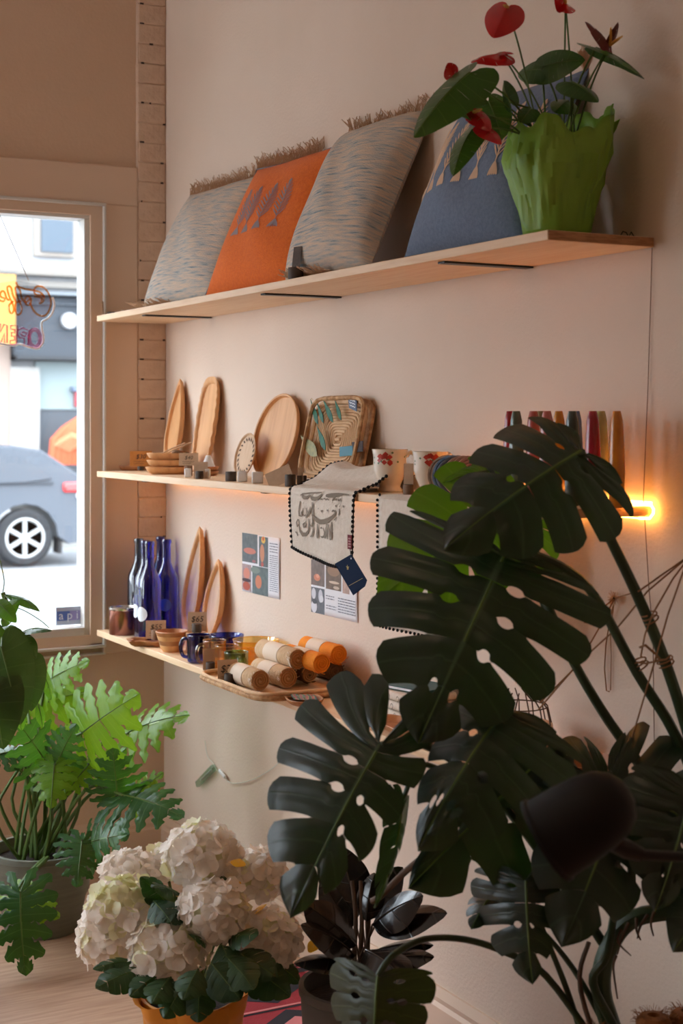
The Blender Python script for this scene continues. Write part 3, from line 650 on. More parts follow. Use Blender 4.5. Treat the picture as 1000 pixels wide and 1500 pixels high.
def leaf_outline(w_, h_, n=40, belly=.38, scal=0, sn=20, bot=.16):
    out = []
    for i in range(n):
        t = i / n * 2; s = 1 if t < 1 else -1; q = t if t < 1 else 2 - t
        wd = (math.sin(math.pi * min(1, q / (2 * belly)) if q < belly else math.pi * (.5 + .5 * (q - belly) / (1 - belly)))) ** .8 if 0 < q < 1 else 0
        wd = max(wd, bot * (1 - q) * (1 if q < .2 else 0)) * (1 + scal * math.sin(sn * q * 6.28))
        out.append((s * wd * w_ / 2, q * h_))
    return out
def stadium(w_, h_, n=48, scal=0, sn=26):
    out = []; r = w_ / 2
    for i in range(n):
        t = 2 * math.pi * i / n; x = math.cos(t); z = math.sin(t)
        k = 1 + scal * (1 if i % 2 else -1)
        e = abs(x) ** .55 * (1 if x > 0 else -1); f = abs(z) ** .8 * (1 if z > 0 else -1)
        out.append((e * r * k, h_ / 2 + f * h_ / 2 * (k if f < 0 else 1)))
    return out
def H(y0, y1, p): return (y0 - y1) / F * dep(p)
def rev(o): return list(reversed(o))
# tall pointed leaf tray
t, wd = lean_thing('leaf_tray', 'tall slim pointed wooden leaf tray leaning on the wall by the brick strip', 'tray', 234, 271, -.045, .29, Z2)
a, b = dish(rev(leaf_outline(.12, .305, belly=.36)), .02, .10); obj('rim', a, M['wood'], t); obj('hollow', b, M['wood'], t)
t, wd = lean_thing('long_tray', 'tall round-ended wooden tray with notched scalloped edge, leaning on the wall', 'tray', 273, 322, -.045, .29, Z2)
a, b = dish(rev(stadium(.145, .305, 56, .045)), .018, .10); obj('rim', a, M['wood'], t, ang=60); obj('hollow', b, M['wood'], t)
# small pierced round plate in front of the big plate
t, wd = lean_thing('pierced_plate', 'small round pale wooden plate pierced with leaf-shaped holes', 'plate', 336, 374, -.10, .135, Z2, extra=.068)
ce = [(math.cos(q) * .066, .066 + math.sin(q) * .066) for q in [i * math.pi / 20 for i in range(40)]]
a, b = dish(rev(ce), .008, .06); obj('rim', a, M['palewood'], t); obj('face', b, M['palewood'], t)
m = MB()
for i in range(20):
    q = i * math.pi / 10; c = Vector((math.cos(q) * .048, -.0052, .066 + math.sin(q) * .048)); rd = Vector((math.cos(q + .6), 0, math.sin(q + .6))); sd = Vector((-rd.z, 0, rd.x))
    m.add([c - rd * .008, c + sd * .0035, c + rd * .008, c - sd * .0035], [(0, 1, 2, 3)])
obj('leaf_hole', m, M['gap'], t, smooth=False)
# large round plate
t, wd = lean_thing('round_plate', 'large plain round wooden plate leaning on the wall', 'plate', 364, 432, -.058, .235, Z2)
ce = [(math.cos(q) * .135, .122 + math.sin(q) * .122) for q in [i * math.pi / 24 for i in range(48)]]
a, b = dish(rev(ce), .022, .05); obj('rim', a, M['wood'], t); obj('hollow', b, M['wood'], t)
# coiled straw basket tray, square
t, wd = lean_thing('coiled_basket', 'square coiled straw basket tray with green earrings pinned to it', 'basket', 440, 540, -.05, .22, Z2)
bw, bh = .146, .106; BC = .116
def sqr(s, y, n=6.5, k=40):
    out = []
    for i in range(k):
        q = 2 * math.pi * (i + .5) / k; c, s_ = math.cos(q), math.sin(q); rr = (abs(c) ** n + abs(s_) ** n) ** (-1 / n)
        out.append(Vector((c * rr * bw * s, y, BC + s_ * rr * bh * s)))
    return out
coil = 0
for i in range(13):                                       # each coil its own square ring
    s = 1 - i * .072
    obj('coil', MB().tube(sqr(s, -.010 if i > 1 else -.010 - .012 * (2 - i)), (.0062 if i < 2 else .0040), 6, True), M['basket'] if i > 0 else M['basketd'], t)
obj('coil', MB().tube([(-.012, -.01, BC), (.012, -.01, BC)], .006, 6), M['basket'], t)
obj('backing', MB().add(sqr(1.03, .0) + sqr(1.03, -.008), [tuple(range(40)), tuple(range(79, 39, -1))] + [(i, 40 + i, 40 + (i + 1) % 40, (i + 1) % 40) for i in range(40)]), M['basketd'], t)
mw = t.matrix_basis.copy(); mw = Matrix.LocRotScale(t.location, t.rotation_euler, None); inv = mw.inverted()
nrm = mw.to_3x3() @ Vector((0, 1, 0))
def on_basket(px, py, off=-.030):
    r = ray(px, py); p0 = mw @ Vector((0, off, 0)); s = (p0 - CAM).dot(nrm) / r.dot(nrm); return inv @ (CAM + r * s)
def drop(label, p0, p1, wdt, mt):
    a = on_basket(*p0); b = on_basket(*p1); c = mw @ a
    e = thing('earring', label, 'earring', c, t.rotation_euler, 'patina earrings on the basket')
    d = (b - a); L = d.length; d.normalize(); sd = d.cross(Vector((0, 1, 0))).normalized()
    n = 12; out = []
    for i in range(2 * n):
        q = (i if i < n else 2 * n - i) / n; s_ = 1 if i < n else -1
        wv = math.sin(math.pi * min(1, q ** 1.6)) ** .9 * wdt / 2
        p = d * (q * L) + sd * (s_ * wv); out.append(p)
    m = MB(); m.add(out + [p + Vector((0, -.0015, 0)) for p in out], [tuple(range(2 * n)), tuple(range(4 * n - 1, 2 * n - 1, -1))] + [(i, 2 * n + i, 2 * n + (i + 1) % (2 * n), (i + 1) % (2 * n)) for i in range(2 * n)])
    obj('drop', m, M[mt], e, ang=30); obj('ear_wire', MB().tube([d * .002, -d * .006 + Vector((0, .004, 0)), Vector((0, .007, 0))], .0008, 4), M['gold'], e)
drop('green teardrop earring, first in the upper row from the plates', (455, 585), (466, 622), .017, 'teal')
drop('green teardrop earring, second in the upper row and half behind the first', (464, 588), (474, 620), .014, 'teal')
drop('green teardrop earring, third in the upper row', (473, 584), (488, 619), .017, 'teal')
drop('green teardrop earring, last in the upper row from the plates', (490, 584), (500, 616), .014, 'teal')
drop('single green teardrop earring below the row of four', (464, 623), (477, 660), .019, 'teal')
drop('bronze leaf-shaped earring on the basket edge', (440, 638), (465, 668), .034, 'bronze')
def flat_on(name, label, cat, pxs, mt, th=.002):
    ps = [on_basket(*q) for q in pxs]; c = ps[0]; g = thing(name, label, cat, mw @ c, t.rotation_euler)
    n = len(ps); m = MB(); m.add([p - c for p in ps] + [p - c + Vector((0, -th, 0)) for p in ps], [tuple(range(n)), tuple(range(2 * n - 1, n - 1, -1))] + [(i, n + i, n + (i + 1) % n, (i + 1) % n) for i in range(n)])
    obj('plate', m, M[mt], g, smooth=False); return g, [p - c for p in ps]
g, q = flat_on('enamel_badge', 'small dark blue enamel badge with pale lettering at the basket corner', 'badge', [(510, 579), (523, 583), (523, 603), (512, 598)], 'darkblue')
m = MB()
for i in range(3):
    c0 = q[0].lerp(q[3], .3 + .22 * i); c1 = q[1].lerp(q[2], .3 + .22 * i)
    pts = [c0.lerp(c1, .15 + .7 * k / 8) + Vector((0, -.0026, .0015 * math.sin(k * 2.2 + i))) for k in range(9)]
    m.ribbon(pts, [.0011] * 9, lambda t: Vector((0, 0, 1)))
obj('lettering', m, M['dot'], g, smooth=False)
flat_on('dark_card', 'little dark patterned card pinned low on the basket', 'card', [(516, 648), (532, 646), (532, 661), (517, 664)], 'darkc')
flat_on('teal_card', 'little grey-teal card pinned low on the basket', 'card', [(498, 655), (517, 653), (518, 667), (498, 669)], 'tealc')
# low leaf dish at the far end, stack of three trays with sticks
y = wallY(190, -.12)
d_ = thing('leaf_dish', 'low dark wooden leaf dish at the far end of the middle shelf', 'dish', (-.125, wallY(192, -.125), Z2), (0, 0, R(60)))
def flat_dish(t, out, h, mt, rim=.10, inner=None):
    """out in x, y around the origin; a low dish lying on its base"""
    n = len(out)
    rings = [(.72, 0), (.9, h * .4), (1, h), (.985, h + .0012), (1 - rim, h), (1 - rim * 1.6, h * .5), (.4, h * .35)]
    vs = [Vector((x * s, y * s, z)) for s, z in rings for x, y in out]; fs = []
    for k in range(len(rings) - 1): fs += [(k * n + i, k * n + (i + 1) % n, (k + 1) * n + (i + 1) % n, (k + 1) * n + i) for i in range(n)]
    fs += [tuple(range(n - 1, -1, -1)), tuple((len(rings) - 1) * n + i for i in range(n))]
    return obj('bowl', MB().add(vs, fs), mt, t, ang=50)
lo = [(x, z - .075) for x, z in leaf_outline(.07, .15)]
flat_dish(d_, rev(lo) if False else lo, .016, M['wood2'])
so = lambda a, b, p=3.2, n=40: [(math.copysign(abs(math.cos(q)) ** (2 / p), math.cos(q)) * a, math.copysign(abs(math.sin(q)) ** (2 / p), math.sin(q)) * b) for q in [2 * math.pi * i / n for i in range(n)]]
yy = wallY(247, -.15)
for i, lb in enumerate(('long wooden tray at the bottom of the stack of three', 'long wooden tray in the middle of the stack of three', 'long wooden tray on top of the stack of three with sticks in it')):
    b_ = thing('nested_tray', lb, 'tray', (-.15 + .004 * i, yy + .008 * (i == 2), Z2 + .0005 + .0215 * i), (0, 0, R(-28 + (2 if i == 1 else -2 * (i == 2)))), 'stacked long trays')
    flat_dish(b_, so(.072, .05), .021, M['wood'], .09)
for i, (dx, dy, a, l_) in enumerate(((-.035, .005, 35, .085), (-.022, -.004, 30, .09))):
    s_ = thing('wooden_stick', ('thin pale wooden stick lying in the top tray, the upper one', 'thin pale wooden stick lying in the top tray, crossing below')[i], 'stick', (-.142 + dx * .8, yy - dx * .5 + dy, Z2 + .062), (0, R(-24), R(-28 + 6 * i)))
    obj('shaft', MB().tube([(0, 0, 0), (l_ * .5, 0, .001), (l_, 0, 0)], [.002, .0026, .0022], 6), M['palewood'], s_)
sh_ = thing('carved_spoon', 'small grey carved scoop lying in the top tray', 'scoop', (-.13, yy - .02, Z2 + .060), (0, 0, R(10)))
obj('bowl', MB().ball((0, 0, .006), .016, 12, 8, (1.2, .8, .6)), M['holder2'], sh_); obj('handle', MB().tube([(.012, 0, .008), (.03, .004, .01), (.045, .002, .005)], [.004, .003, .003], 6), M['holder2'], sh_)
# cards and blocks
card(206, -.135, Z2 + .004, .072, .050, '$30', -26, hw=.011, hh=.012, cm='kraftd', label='brown price card behind the stacked trays at the far end', hlabel='small dark block holding the brown price card', tilt=6)
card(276, -.16, Z2, .058, .038, '$40', -30, hw=.012, hh=.030, label='grey-beige price card standing above the trays beside the round-ended tray', hlabel='brown round block behind the stacked trays', tilt=6, hold='holder2')
card(292, -.225, Z2, .040, .048, '', -34, hw=.0115, hh=.022, label='plain kraft card leaning between white blocks', hlabel='short dark round block before the plain kraft card', back=.016, tilt=6)
card(338, -.215, Z2, .02, .05, None, 60, hw=.0150, hh=.026, hlabel='wide dark round block before the pierced plate')
card(425, -.225, Z2, .02, .05, None, 60, hw=.0135, hh=.030, hlabel='dark round block at the edge of the white cloth')
def block(label, px, x, z, s, yaw, mt='white'):
    b_ = thing('white_block', label, 'block', (x, wallY(px, x), z + .0004), (0, 0, R(yaw)), None)
    obj('body', MB().box((-s[0] / 2, -s[1] / 2, 0), (s[0] / 2, s[1] / 2, s[2])), M[mt], b_, bevel=.003)
    return b_
block('small white block in front of the stacked trays', 275, -.205, Z2, (.019, .019, .026), -30); block('small white block right beside the plain kraft card', 304, -.195, Z2, (.016, .016, .028), -30)
block('white cube between the pierced plate and the tilted card, nearer the plate', 355, -.20, Z2, (.026, .026, .028), -28); block('white cube between the pierced plate and the tilted card, nearer the card', 377, -.212, Z2, (.030, .026, .030), -24)
k = thing('kraft_card', 'blank kraft card tilted on its corner in front of the round plate', 'card', (-.215, wallY(413, -.215), Z2 + .004), (R(-14), R(-24), R(-38)))
obj('sheet', MB().box((-.034, 0, 0), (.034, .0008, .042)), M['kraft'], k, smooth=False)
sl = thing('slotted_block', 'dark slotted wooden block beside the basket foot', 'block', (-.185, wallY(442, -.185), Z2 + .0004), (0, 0, R(-28)))
obj('body', MB().prism([(-.012, 0), (.012, 0), (.012, .026), (.004, .026), (.004, .012), (-.001, .012), (-.001, .026), (-.012, .026)], -.010, .010), M['holder'], sl, smooth=False)
sc_ = thing('slim_card', 'slim pale card upright in the slotted block by the basket', 'card', (-.185, wallY(442, -.185), Z2 + .013), (R(-3), 0, R(-28)))
obj('sheet', MB().box((-.010, -.0005, 0), (.003, .0005, .034)), M['kraft'], sc_, smooth=False)
cu = thing('small_cup', 'little white cone-shaped cup on a dark wooden dish by the round-ended tray', 'cup', (-.10, wallY(305, -.10), Z2 + .0275))
obj('body', MB().lathe([(0, 0), (.021, 0), (.019, .004), (.008, .032), (.006, .034), (0, .034)], 20), M['white'], cu)
for i in range(2):
    q = thing('small_dark_dish', ('small dark wooden dish under the white cone cup', 'small dark wooden dish at the bottom under the white cone cup')[1 - i], 'dish', (-.10, wallY(305, -.10), Z2 + .0005 + .0135 * i), (0, 0, 0), 'small dark dishes')
    flat_dish(q, so(.032, .032, 2), .013, M['wood2'])
# ---------------- white cloth with calligraphy and pompom trim
ya, yb = wallY(423, -.262), wallY(516, -.262)
def cloth_path(s, u):
    k = [(-.09, .004), (-.095, .030), (-.118, .058), (-.155, .052), (-.19, .022), (-.225, .008), (-.2505, .0035), (-.2545, .0005), (-.257, -.012), (-.258, -.05), (-.259, -.10), (-.260, -.155)]
    t = s * (len(k) - 1); i = min(int(t), len(k) - 2); f = t - i
    return k[i][0] + (k[i + 1][0] - k[i][0]) * f, k[i][1] + (k[i + 1][1] - k[i][1]) * f
def cloth(u, s):
    x, z = cloth_path(s, u); hang = max(0, (s - .62) / .38)
    y = ya + (yb - ya) * u
    if s < .5: y += .0
    y += (ya - yb) * .10 * hang * (1 - u) * -1 * hang
    x += -.004 * hang * (1 + math.sin(u * 9 + 1)) + (.010 * math.sin(u * 7 + s * 9) * (1 - hang) * (1 if s < .45 else 0))
    z += (-.014 * (u - .5) * 2 * hang - .01 * math.sin(u * 3.1) * hang * hang) + (.007 * math.sin(u * 8 + 2) * max(0, 1 - abs(s - .22) * 5))
    return Vector((x, y, Z2 + max(z, .0012) if s < .55 else Z2 + z))
ct = thing('table_runner', 'white cloth runner with taupe calligraphy and black pompom trim over the shelf edge', 'cloth', (-.15, (ya + yb) / 2, Z2))
obj('cloth', MB().grid(cloth, 30, 60), M['linen'], ct, world=True, solid=.0018)
eds = [cloth(0, i / 88) for i in range(16, 89)] + [cloth(i / 52, 1) for i in range(1, 53)] + [cloth(1, 1 - i / 104) for i in range(1, 92)]
m = MB(); acc = 1
for i in range(1, len(eds)):
    acc += (eds[i] - eds[i - 1]).length
    if acc > .0088: m.ball(eds[i] + Vector((-.002, 0, -.001)), .0042, 7, 5); acc = 0
m.tube([p + Vector((-.001, 0, 0)) for p in eds], .0012, 4)
obj('pompom_trim', m, M['pom'], ct, world=True, kind='stuff')
def C(zx, zy): return 410 + zx / 6.25, 690 + zy / 6.25
strokes = [
 [(296, 400, 5), (312, 425, 10), (335, 450, 13), (370, 466, 14), (410, 462, 14), (450, 448, 13), (485, 425, 11), (512, 395, 9), (514, 372, 7), (492, 362, 6), (480, 372, 4)],
 [(187, 275, 6), (182, 320, 8), (178, 370, 8), (182, 405, 6), (205, 412, 5), (222, 395, 4)], [(215, 340, 3), (205, 380, 6), (200, 412, 5)], [(238, 335, 4), (246, 370, 6), (240, 402, 4), (222, 410, 3)],
 [(276, 325, 4), (272, 365, 8), (258, 400, 8), (238, 425, 5)], [(292, 285, 6), (296, 340, 8), (297, 400, 8), (300, 470, 8), (290, 505, 5), (276, 490, 3)],
 [(176, 440, 4), (164, 470, 6), (172, 505, 7), (186, 490, 5), (184, 455, 4), (176, 440, 3)], [(186, 500, 4), (196, 545, 9), (218, 582, 12), (246, 580, 11), (264, 545, 8), (268, 490, 7), (262, 435, 5)],
 [(236, 468, 4), (218, 490, 6), (226, 515, 6), (243, 500, 5), (240, 455, 4)], [(160, 555, 5), (178, 572, 5)], [(172, 575, 4), (182, 590, 4)],
 [(300, 510, 4), (304, 550, 8), (294, 592, 7), (282, 600, 3)], [(342, 480, 5), (346, 530, 8), (343, 575, 9), (345, 612, 7), (355, 590, 4), (352, 555, 3)],
 [(372, 524, 3), (384, 518, 5), (396, 526, 3)], [(404, 520, 4), (420, 560, 7), (416, 598, 8), (394, 606, 5), (380, 596, 3)], [(436, 480, 4), (432, 550, 6), (428, 618, 5)], [(456, 488, 5), (455, 550, 7), (456, 622, 6)], [(484, 465, 6), (482, 520, 9), (483, 580, 11), (490, 622, 8), (478, 625, 4)], [(505, 450, 3), (522, 432, 6), (528, 420, 3)], [(516, 440, 3), (522, 462, 3)],
 [(184, 165, 3), (206, 150, 5), (206, 190, 9), (218, 215, 11), (240, 212, 9), (258, 190, 6), (268, 150, 4)], [(280, 150, 4), (278, 195, 9), (290, 230, 12), (318, 240, 12), (342, 220, 9), (362, 180, 6), (385, 140, 4)],
 [(345, 200, 3), (354, 225, 5), (350, 248, 4), (338, 252, 3)], [(362, 245, 4), (384, 240, 5), (390, 262, 4)], [(395, 240, 3), (412, 232, 4), (418, 258, 4), (432, 236, 4), (446, 262, 4)], [(496, 210, 4), (486, 245, 6), (478, 272, 4)], [(500, 262, 3), (516, 240, 5), (522, 268, 4)], [(528, 250, 3), (540, 262, 4), (532, 276, 3)], [(552, 228, 4), (556, 258, 6), (558, 282, 4)],
 [(416, 178, 5), (440, 186, 9), (480, 184, 10), (530, 172, 8), (560, 160, 5)], [(420, 160, 4), (470, 150, 7), (530, 140, 6), (600, 112, 5), (630, 98, 3)], [(200, 140, 4), (260, 128, 5), (330, 118, 4), (380, 112, 3)],
 [(374, 360, 5), (384, 372, 6), (392, 358, 4)], [(348, 350, 4), (352, 338, 3)], [(432, 356, 5), (444, 366, 5)], [(510, 318, 6), (522, 322, 6)], [(548, 318, 3), (552, 326, 3)], [(576, 322, 6), (588, 326, 6)], [(545, 345, 4), (548, 380, 7), (544, 405, 4)],
]
m = MB()
for q in strokes:
    q = [(x_, y_ if y_ > 270 else 190 + (y_ - 100) * .47, w_) for x_, y_, w_ in q]
    pts = []; ws = []
    for i in range(len(q) - 1):
        for k in range(4):
            f = k / 4; pts.append((q[i][0] * (1 - f) + q[i + 1][0] * f, q[i][1] * (1 - f) + q[i + 1][1] * f)); ws.append(q[i][2] * (1 - f) + q[i + 1][2] * f)
    pts.append(q[-1][:2]); ws.append(q[-1][2])
    P3 = []
    for (zx, zy) in pts:
        a = onX(*C(zx, zy), -.262); u = (a.y - ya) / (yb - ya)
        hang = min(1, max(0, (Z2 - a.z) / .155)); zz = a.z
        zz = a.z = min(a.z, Z2 - .004); x = -.2575 - .003 * hang - .004 * hang * (1 + math.sin(u * 9 + 1)) - .0035
        if zy < 0: # top rows lie on the flat of the shelf
            b = onZ(*C(zx, zy), Z2 + .006); x = b.x if b.x > -.255 else -.2585; a = b if b.x > -.255 else a; zz = a.z if b.x <= -.255 else Z2 + .0075 + max(0, (b.x + .225)) * .5
            P3.append(Vector((x, a.y, zz)))
        else: P3.append(Vector((x, a.y, zz)))
    s = .00040
    m.ribbon(P3, [w_ * s for w_ in ws], lambda t: (Vector((0, -t.z, t.y)).normalized() if Vector((0, t.z, t.y)).length > 1e-7 else Vector((0, 0, 1))))
obj('calligraphy', m, M['print'], ct, world=True, smooth=False)
# maroon label, navy swing tag
a = onX(512, 794, -.268); obj('sewn_label', MB().box((a.x - .0008, a.y - .009, a.z - .016), (a.x + .0008, a.y + .009, a.z + .016)), M['maroon'], ct, world=True, smooth=False)
m = MB()
for i in range(3):
    for k in range(4): m.box((a.x - .0012, a.y - .006 + i * .0042, a.z - .012 + k * .006), (a.x - .0008, a.y - .0035 + i * .0042, a.z - .0085 + k * .006))
obj('label_thread', m, M['pinkish'], ct, world=True, smooth=False)
q = [onX(*z, -.272) for z in ((490, 826), (514, 812), (537, 850), (534, 859), (517, 872))]
tg = thing('swing_tag', 'navy swing tag with gold emblem hanging from the white runner corner', 'tag', q[0])
n = len(q); m = MB(); m.add(q + [p + Vector((.0012, 0, 0)) for p in q], [tuple(range(n)), tuple(range(2 * n - 1, n - 1, -1))] + [(i, n + i, n + (i + 1) % n, (i + 1) % n) for i in range(n)])
obj('card', m, M['navy'], tg, world=True, smooth=False)
ic = onX(509, 831, -.2727); m = MB()
for s in range(5):
    a_ = math.pi * (.5 + (s - 2) * .42); m.tube([ic, ic + Vector((-.0003, -math.cos(a_) * .004 + .0012 * math.sin(s), math.sin(a_) * .0045)), ic + Vector((0, -math.cos(a_) * .007, math.sin(a_) * .005))], .0005, 4)
m.tube([ic + Vector((0, math.cos(t_) * .0035, math.sin(t_) * .003 - .002)) for t_ in [i * .7 for i in range(9)]], .0005, 4)
p0, p1 = onX(511, 858, -.2727), onX(531, 847, -.2727); m.tube([p0, p1], .0004, 4)
obj('emblem', m, M['gold'], tg, world=True); h0 = onX(514, 818, -.2727); obj('eyelet', MB().lathe([(.0010, -.0005), (.002, -.0005), (.002, .0005), (.0010, .0005)], 12, Matrix.Translation(h0) @ Matrix.Rotation(R(90), 4, 'Y')), M['dot'], tg, world=True)
obj('string', MB().tube([h0, onX(513, 808, -.270), onX(512, 800, -.268)], .0006, 4), M['pom'], tg, world=True)
# second cloth hanging from the shelf edge behind the big leaves
yc, yd = wallY(553, -.262), wallY(668, -.262)
def cloth2(u, v): return Vector((-.254 - .006 * min(1, v * 12) - .004 * math.sin(u * 9) * v, yc + (yd - yc) * u, Z2 + .0015 - .285 * max(0, v - .06) / .94 + (0 if v > .06 else 0)) if v > .06 else (-.05 - .204 * v / .06, yc + (yd - yc) * u, Z2 + .0015))
c2 = thing('hanging_cloth', 'cream cloth hanging from the shelf behind the big leaves, dark pompoms down its side', 'cloth', (-.15, (yc + yd) / 2, Z2))
obj('cloth', MB().grid(cloth2, 14, 34), M['linen'], c2, world=True, solid=.0018)
m = MB()
for i in range(26): m.ball(cloth2(0, .06 + .94 * i / 25) + Vector((-.003, 0, 0)), .0036, 6, 4)
for i in range(1, 22): m.ball(cloth2(i / 21, 1) + Vector((-.003, 0, 0)), .0036, 6, 4)
obj('pompom_trim', m, M['pom'], c2, world=True, kind='stuff')
m = MB(); r_ = random.Random(5)
for r in range(4):
    for k in range(5):
        c = cloth2(.2 + .15 * k, .42 + .13 * r) + Vector((-.0045, 0, 0)); ph = r_.random() * 3
        pts = [c + Vector((0, math.cos(ph + i * .55) * (.010 + .003 * k % 2), math.sin(ph + i * .55) * .012)) for i in range(7)]
        m.ribbon(pts, [.0006, .0016, .0022, .0026, .0022, .0014, .0006], lambda t: Vector((0, -t.z, t.y)).normalized())
obj('calligraphy', m, M['print'], c2, world=True, smooth=False)
# ---------------- flowered cups
def cup(px, x, yaw, label, r, h):
    t = thing('flowered_cup', label, 'cup', (x, wallY(px, x), Z2 + .0004), (0, 0, R(yaw)), 'flowered cups')
    pr = [(0, .004), (r * .62, .004), (r * .66, 0), (r * .70, .003), (r * .58, .012), (r * .62, .018), (r * .84, .04), (r * .93, h * .6), (r * .92, h * .8), (r * 1.0, h), (r * .96, h), (r * .88, h * .8), (r * .88, h * .6), (r * .5, .02), (0, .018)]
    b = obj('body', MB().lathe(pr, 36), M['ceramic'], t, ang=50)
    obj('handle', MB().tube([(r * .90, 0, h * .84), (r * 1.15, 0, h * .93), (r * 1.45, 0, h * .84), (r * 1.52, 0, h * .62), (r * 1.25, 0, h * .42), (r * .88, 0, h * .36)], [.006, .005, .0045, .0045, .005, .006], 8), M['ceramic'], t)
    r_ = random.Random(int(px)); m = MB(); m2 = MB()
    def at(a, z): rr = r * (.925 + .07 * max(0, (z - h * .8) / (h * .2))) + .0006; return Vector((math.cos(a) * rr, math.sin(a) * rr, z))
    for k in range(26):
        a = r_.uniform(-2.9, -1.1) if k < 15 else r_.uniform(0, 6.28); z = h * r_.uniform(.66, .92)
        mb = m if (k < 12) else m2; s = .0075 if k < 12 else .0035
        if k < 12: a = -1.95 + r_.uniform(-.36, .36)
        mb.add([at(a - s / r, z), at(a, z - s * .8), at(a + s / r, z), at(a, z + s * .8)], [(0, 1, 2, 3)])
    obj('rose_print', m, M['rose'], t, kind='stuff'); obj('leaf_print', m2, M['leafp'], t, kind='stuff')
cup(571, -.150, -28, 'flowered cream cup with red roses, next to the white runner', .0415, .098)
cup(630, -.135, -10, 'flowered cream cup half behind the small price tag', .040, .095)
card(598, -.205, Z2, .022, .045, '', -48, hw=.0115, hh=.024, label='slim beige price tag in front of the flowered cups', hlabel='dark round block in front of the flowered cups', hold='holder2', tilt=2)
# ---------------- coiled coasters on edge
cols = [(176, 150, 128), (120, 146, 178), (112, 112, 116), (206, 160, 140), (196, 150, 128), (210, 150, 136)]
lab = ['beige striped', 'pale blue', 'grey', 'rose beige', 'tan rose', 'dusty pink']
for i in range(6):
    t = thing('coaster', f'{lab[i]} coiled round coaster standing on edge in the row', 'coaster', (-.14 - .002 * i, wallY(654 + 9 * i, -.14), Z2 + .0455), (R(90 - 8), 0, R(-52 + 5 * i)), 'coiled coasters on edge')
    cm = mat('coaster_rope', cols[i], .85, c2=tuple(int(c * .82) for c in cols[i]), ns=60, bump=.5, bs=200)
    for k in range(6):
        r = .041 - k * .0068
        obj('coil', MB().tube([(math.cos(a) * r, math.sin(a) * r, 0) for a in [i_ * math.pi / 12 for i_ in range(24)]], .0037, 5, True), cm, t)
# ---------------- tapered ceramic vases
vs_ = [(747, -.10, (170, 28, 40), 'crimson red'), (756, -.14, (92, 104, 86), 'sage green'), (781, -.12, (196, 102, 96), 'dusty rose'), (792, -.06, (150, 132, 96), 'olive beige'), (801, -.15, (206, 116, 106), 'salmon pink'), (818, -.10, (216, 140, 28), 'mustard yellow'), (838, -.14, (66, 82, 76), 'dark green'), (843, -.07, (84, 104, 150), 'dull blue'), (868, -.13, (176, 26, 46), 'cherry red'), (880, -.07, (196, 180, 110), 'pale yellow'), (903, -.11, (226, 138, 40), 'orange')]
for px, x, c, nm in vs_:
    y = wallY(px, x); t = thing('tapered_vase', f'{nm} tapered ceramic vase in the row at the near end of the shelf', 'vase', (x, y, Z2 + .0004), (0, 0, 0), 'tapered vases')
    hh = 1.48 + (HY - 603) / F * dep((x, y, 1.4)) - Z2
    r0 = .0158
    gm = mat('glaze', c, .22, c2=tuple(int(q * .86) for q in c), ns=14, coat=.5)
    obj('body', MB().lathe([(0, 0), (.0125, 0), (.014, .004), (r0, hh * .35), (r0 * .93, hh * .6), (r0 * .74, hh * .9), (r0 * .55, hh - .004), (r0 * .48, hh), (r0 * .3, hh - .001), (r0 * .25, hh - .02), (0, hh - .02)], 24), gm, t)
    obj('lip', MB().tube([(math.cos(a) * r0 * .42, math.sin(a) * r0 * .42, hh - .0005) for a in [k * math.pi / 8 for k in range(16)]], .0014, 5, True), gm, t)
# ================================================================ lower shelf
def bottle(px, x, top, gl, label, dots):
    y = wallY(px, x); t = thing('glass_bottle', label, 'bottle', (x, y, Z3 + .0005), (0, 0, R(rnd.uniform(0, 360))), 'tall blue bottles')
    h = 1.48 + (HY - top) / F * dep((x, y, 1)) - Z3; r = .0365; s = h / .30
    pr = [(0, .012), (r * .5, .008), (r * .8, 0), (r * .96, .002), (r, .008), (r, .165 * s), (r * .93, .185 * s), (r * .62, .208 * s), (.0145, .228 * s), (.0132, .285 * s), (.0155, .287 * s), (.0155, .297 * s), (.0140, .300 * s)]
    obj('glass_body', MB().lathe(pr[1:], 32), gl, t, ang=60)
    lm = t.rotation_euler.z
    for ang, z, rad, mt in dots:
        m = MB(); n = 20
        def at(u, v): a = R(ang) - lm + u / r; return Vector((math.cos(a) * (r + .0006), math.sin(a) * (r + .0006), z + v))
        vs = [at(0, 0)] + [at(math.cos(q) * rad, math.sin(q) * rad) for q in [i * 2 * math.pi / n for i in range(n)]] + [at(math.cos(q) * rad * .5, math.sin(q) * rad * .5) for q in [i * 2 * math.pi / n for i in range(n)]]
        m.add(vs, [(0, 1 + n + i, 1 + n + (i + 1) % n) for i in range(n)] + [(1 + i, 1 + (i + 1) % n, 1 + n + (i + 1) % n, 1 + n + i) for i in range(n)])
        obj('round_label', m, mt, t)
toc = -118
bottle(203, -.13, 789, M['cobaltl'], 'paler grey-blue bottle at the back by the window casing', [(-110, .10, .021, M['dot'])])
bottle(213, -.165, 792, M['cobalt'], 'cobalt bottle half hidden behind the front one, white dot at its edge', [(-175, .085, .022, M['dot'])])
bottle(219, -.19, 793, M['cobalt'], 'cobalt blue bottle in front with a white dot low on its side', [(-158, .088, .023, M['dot'])])
bottle(235, -.055, 786, M['cobalt'], 'cobalt blue bottle at the back against the brick strip', [])
bottle(244, -.09, 790, M['cobalt'], 'cobalt blue bottle standing nearest the pointed trays', [(-120, .10, .020, M['bdot'])])
y = wallY(183, -.195)
t = thing('candle_tin', 'copper coloured candle tin with silver rim at the far end of the lower shelf', 'tin', (-.205, wallY(181, -.205), Z3 + .0004))
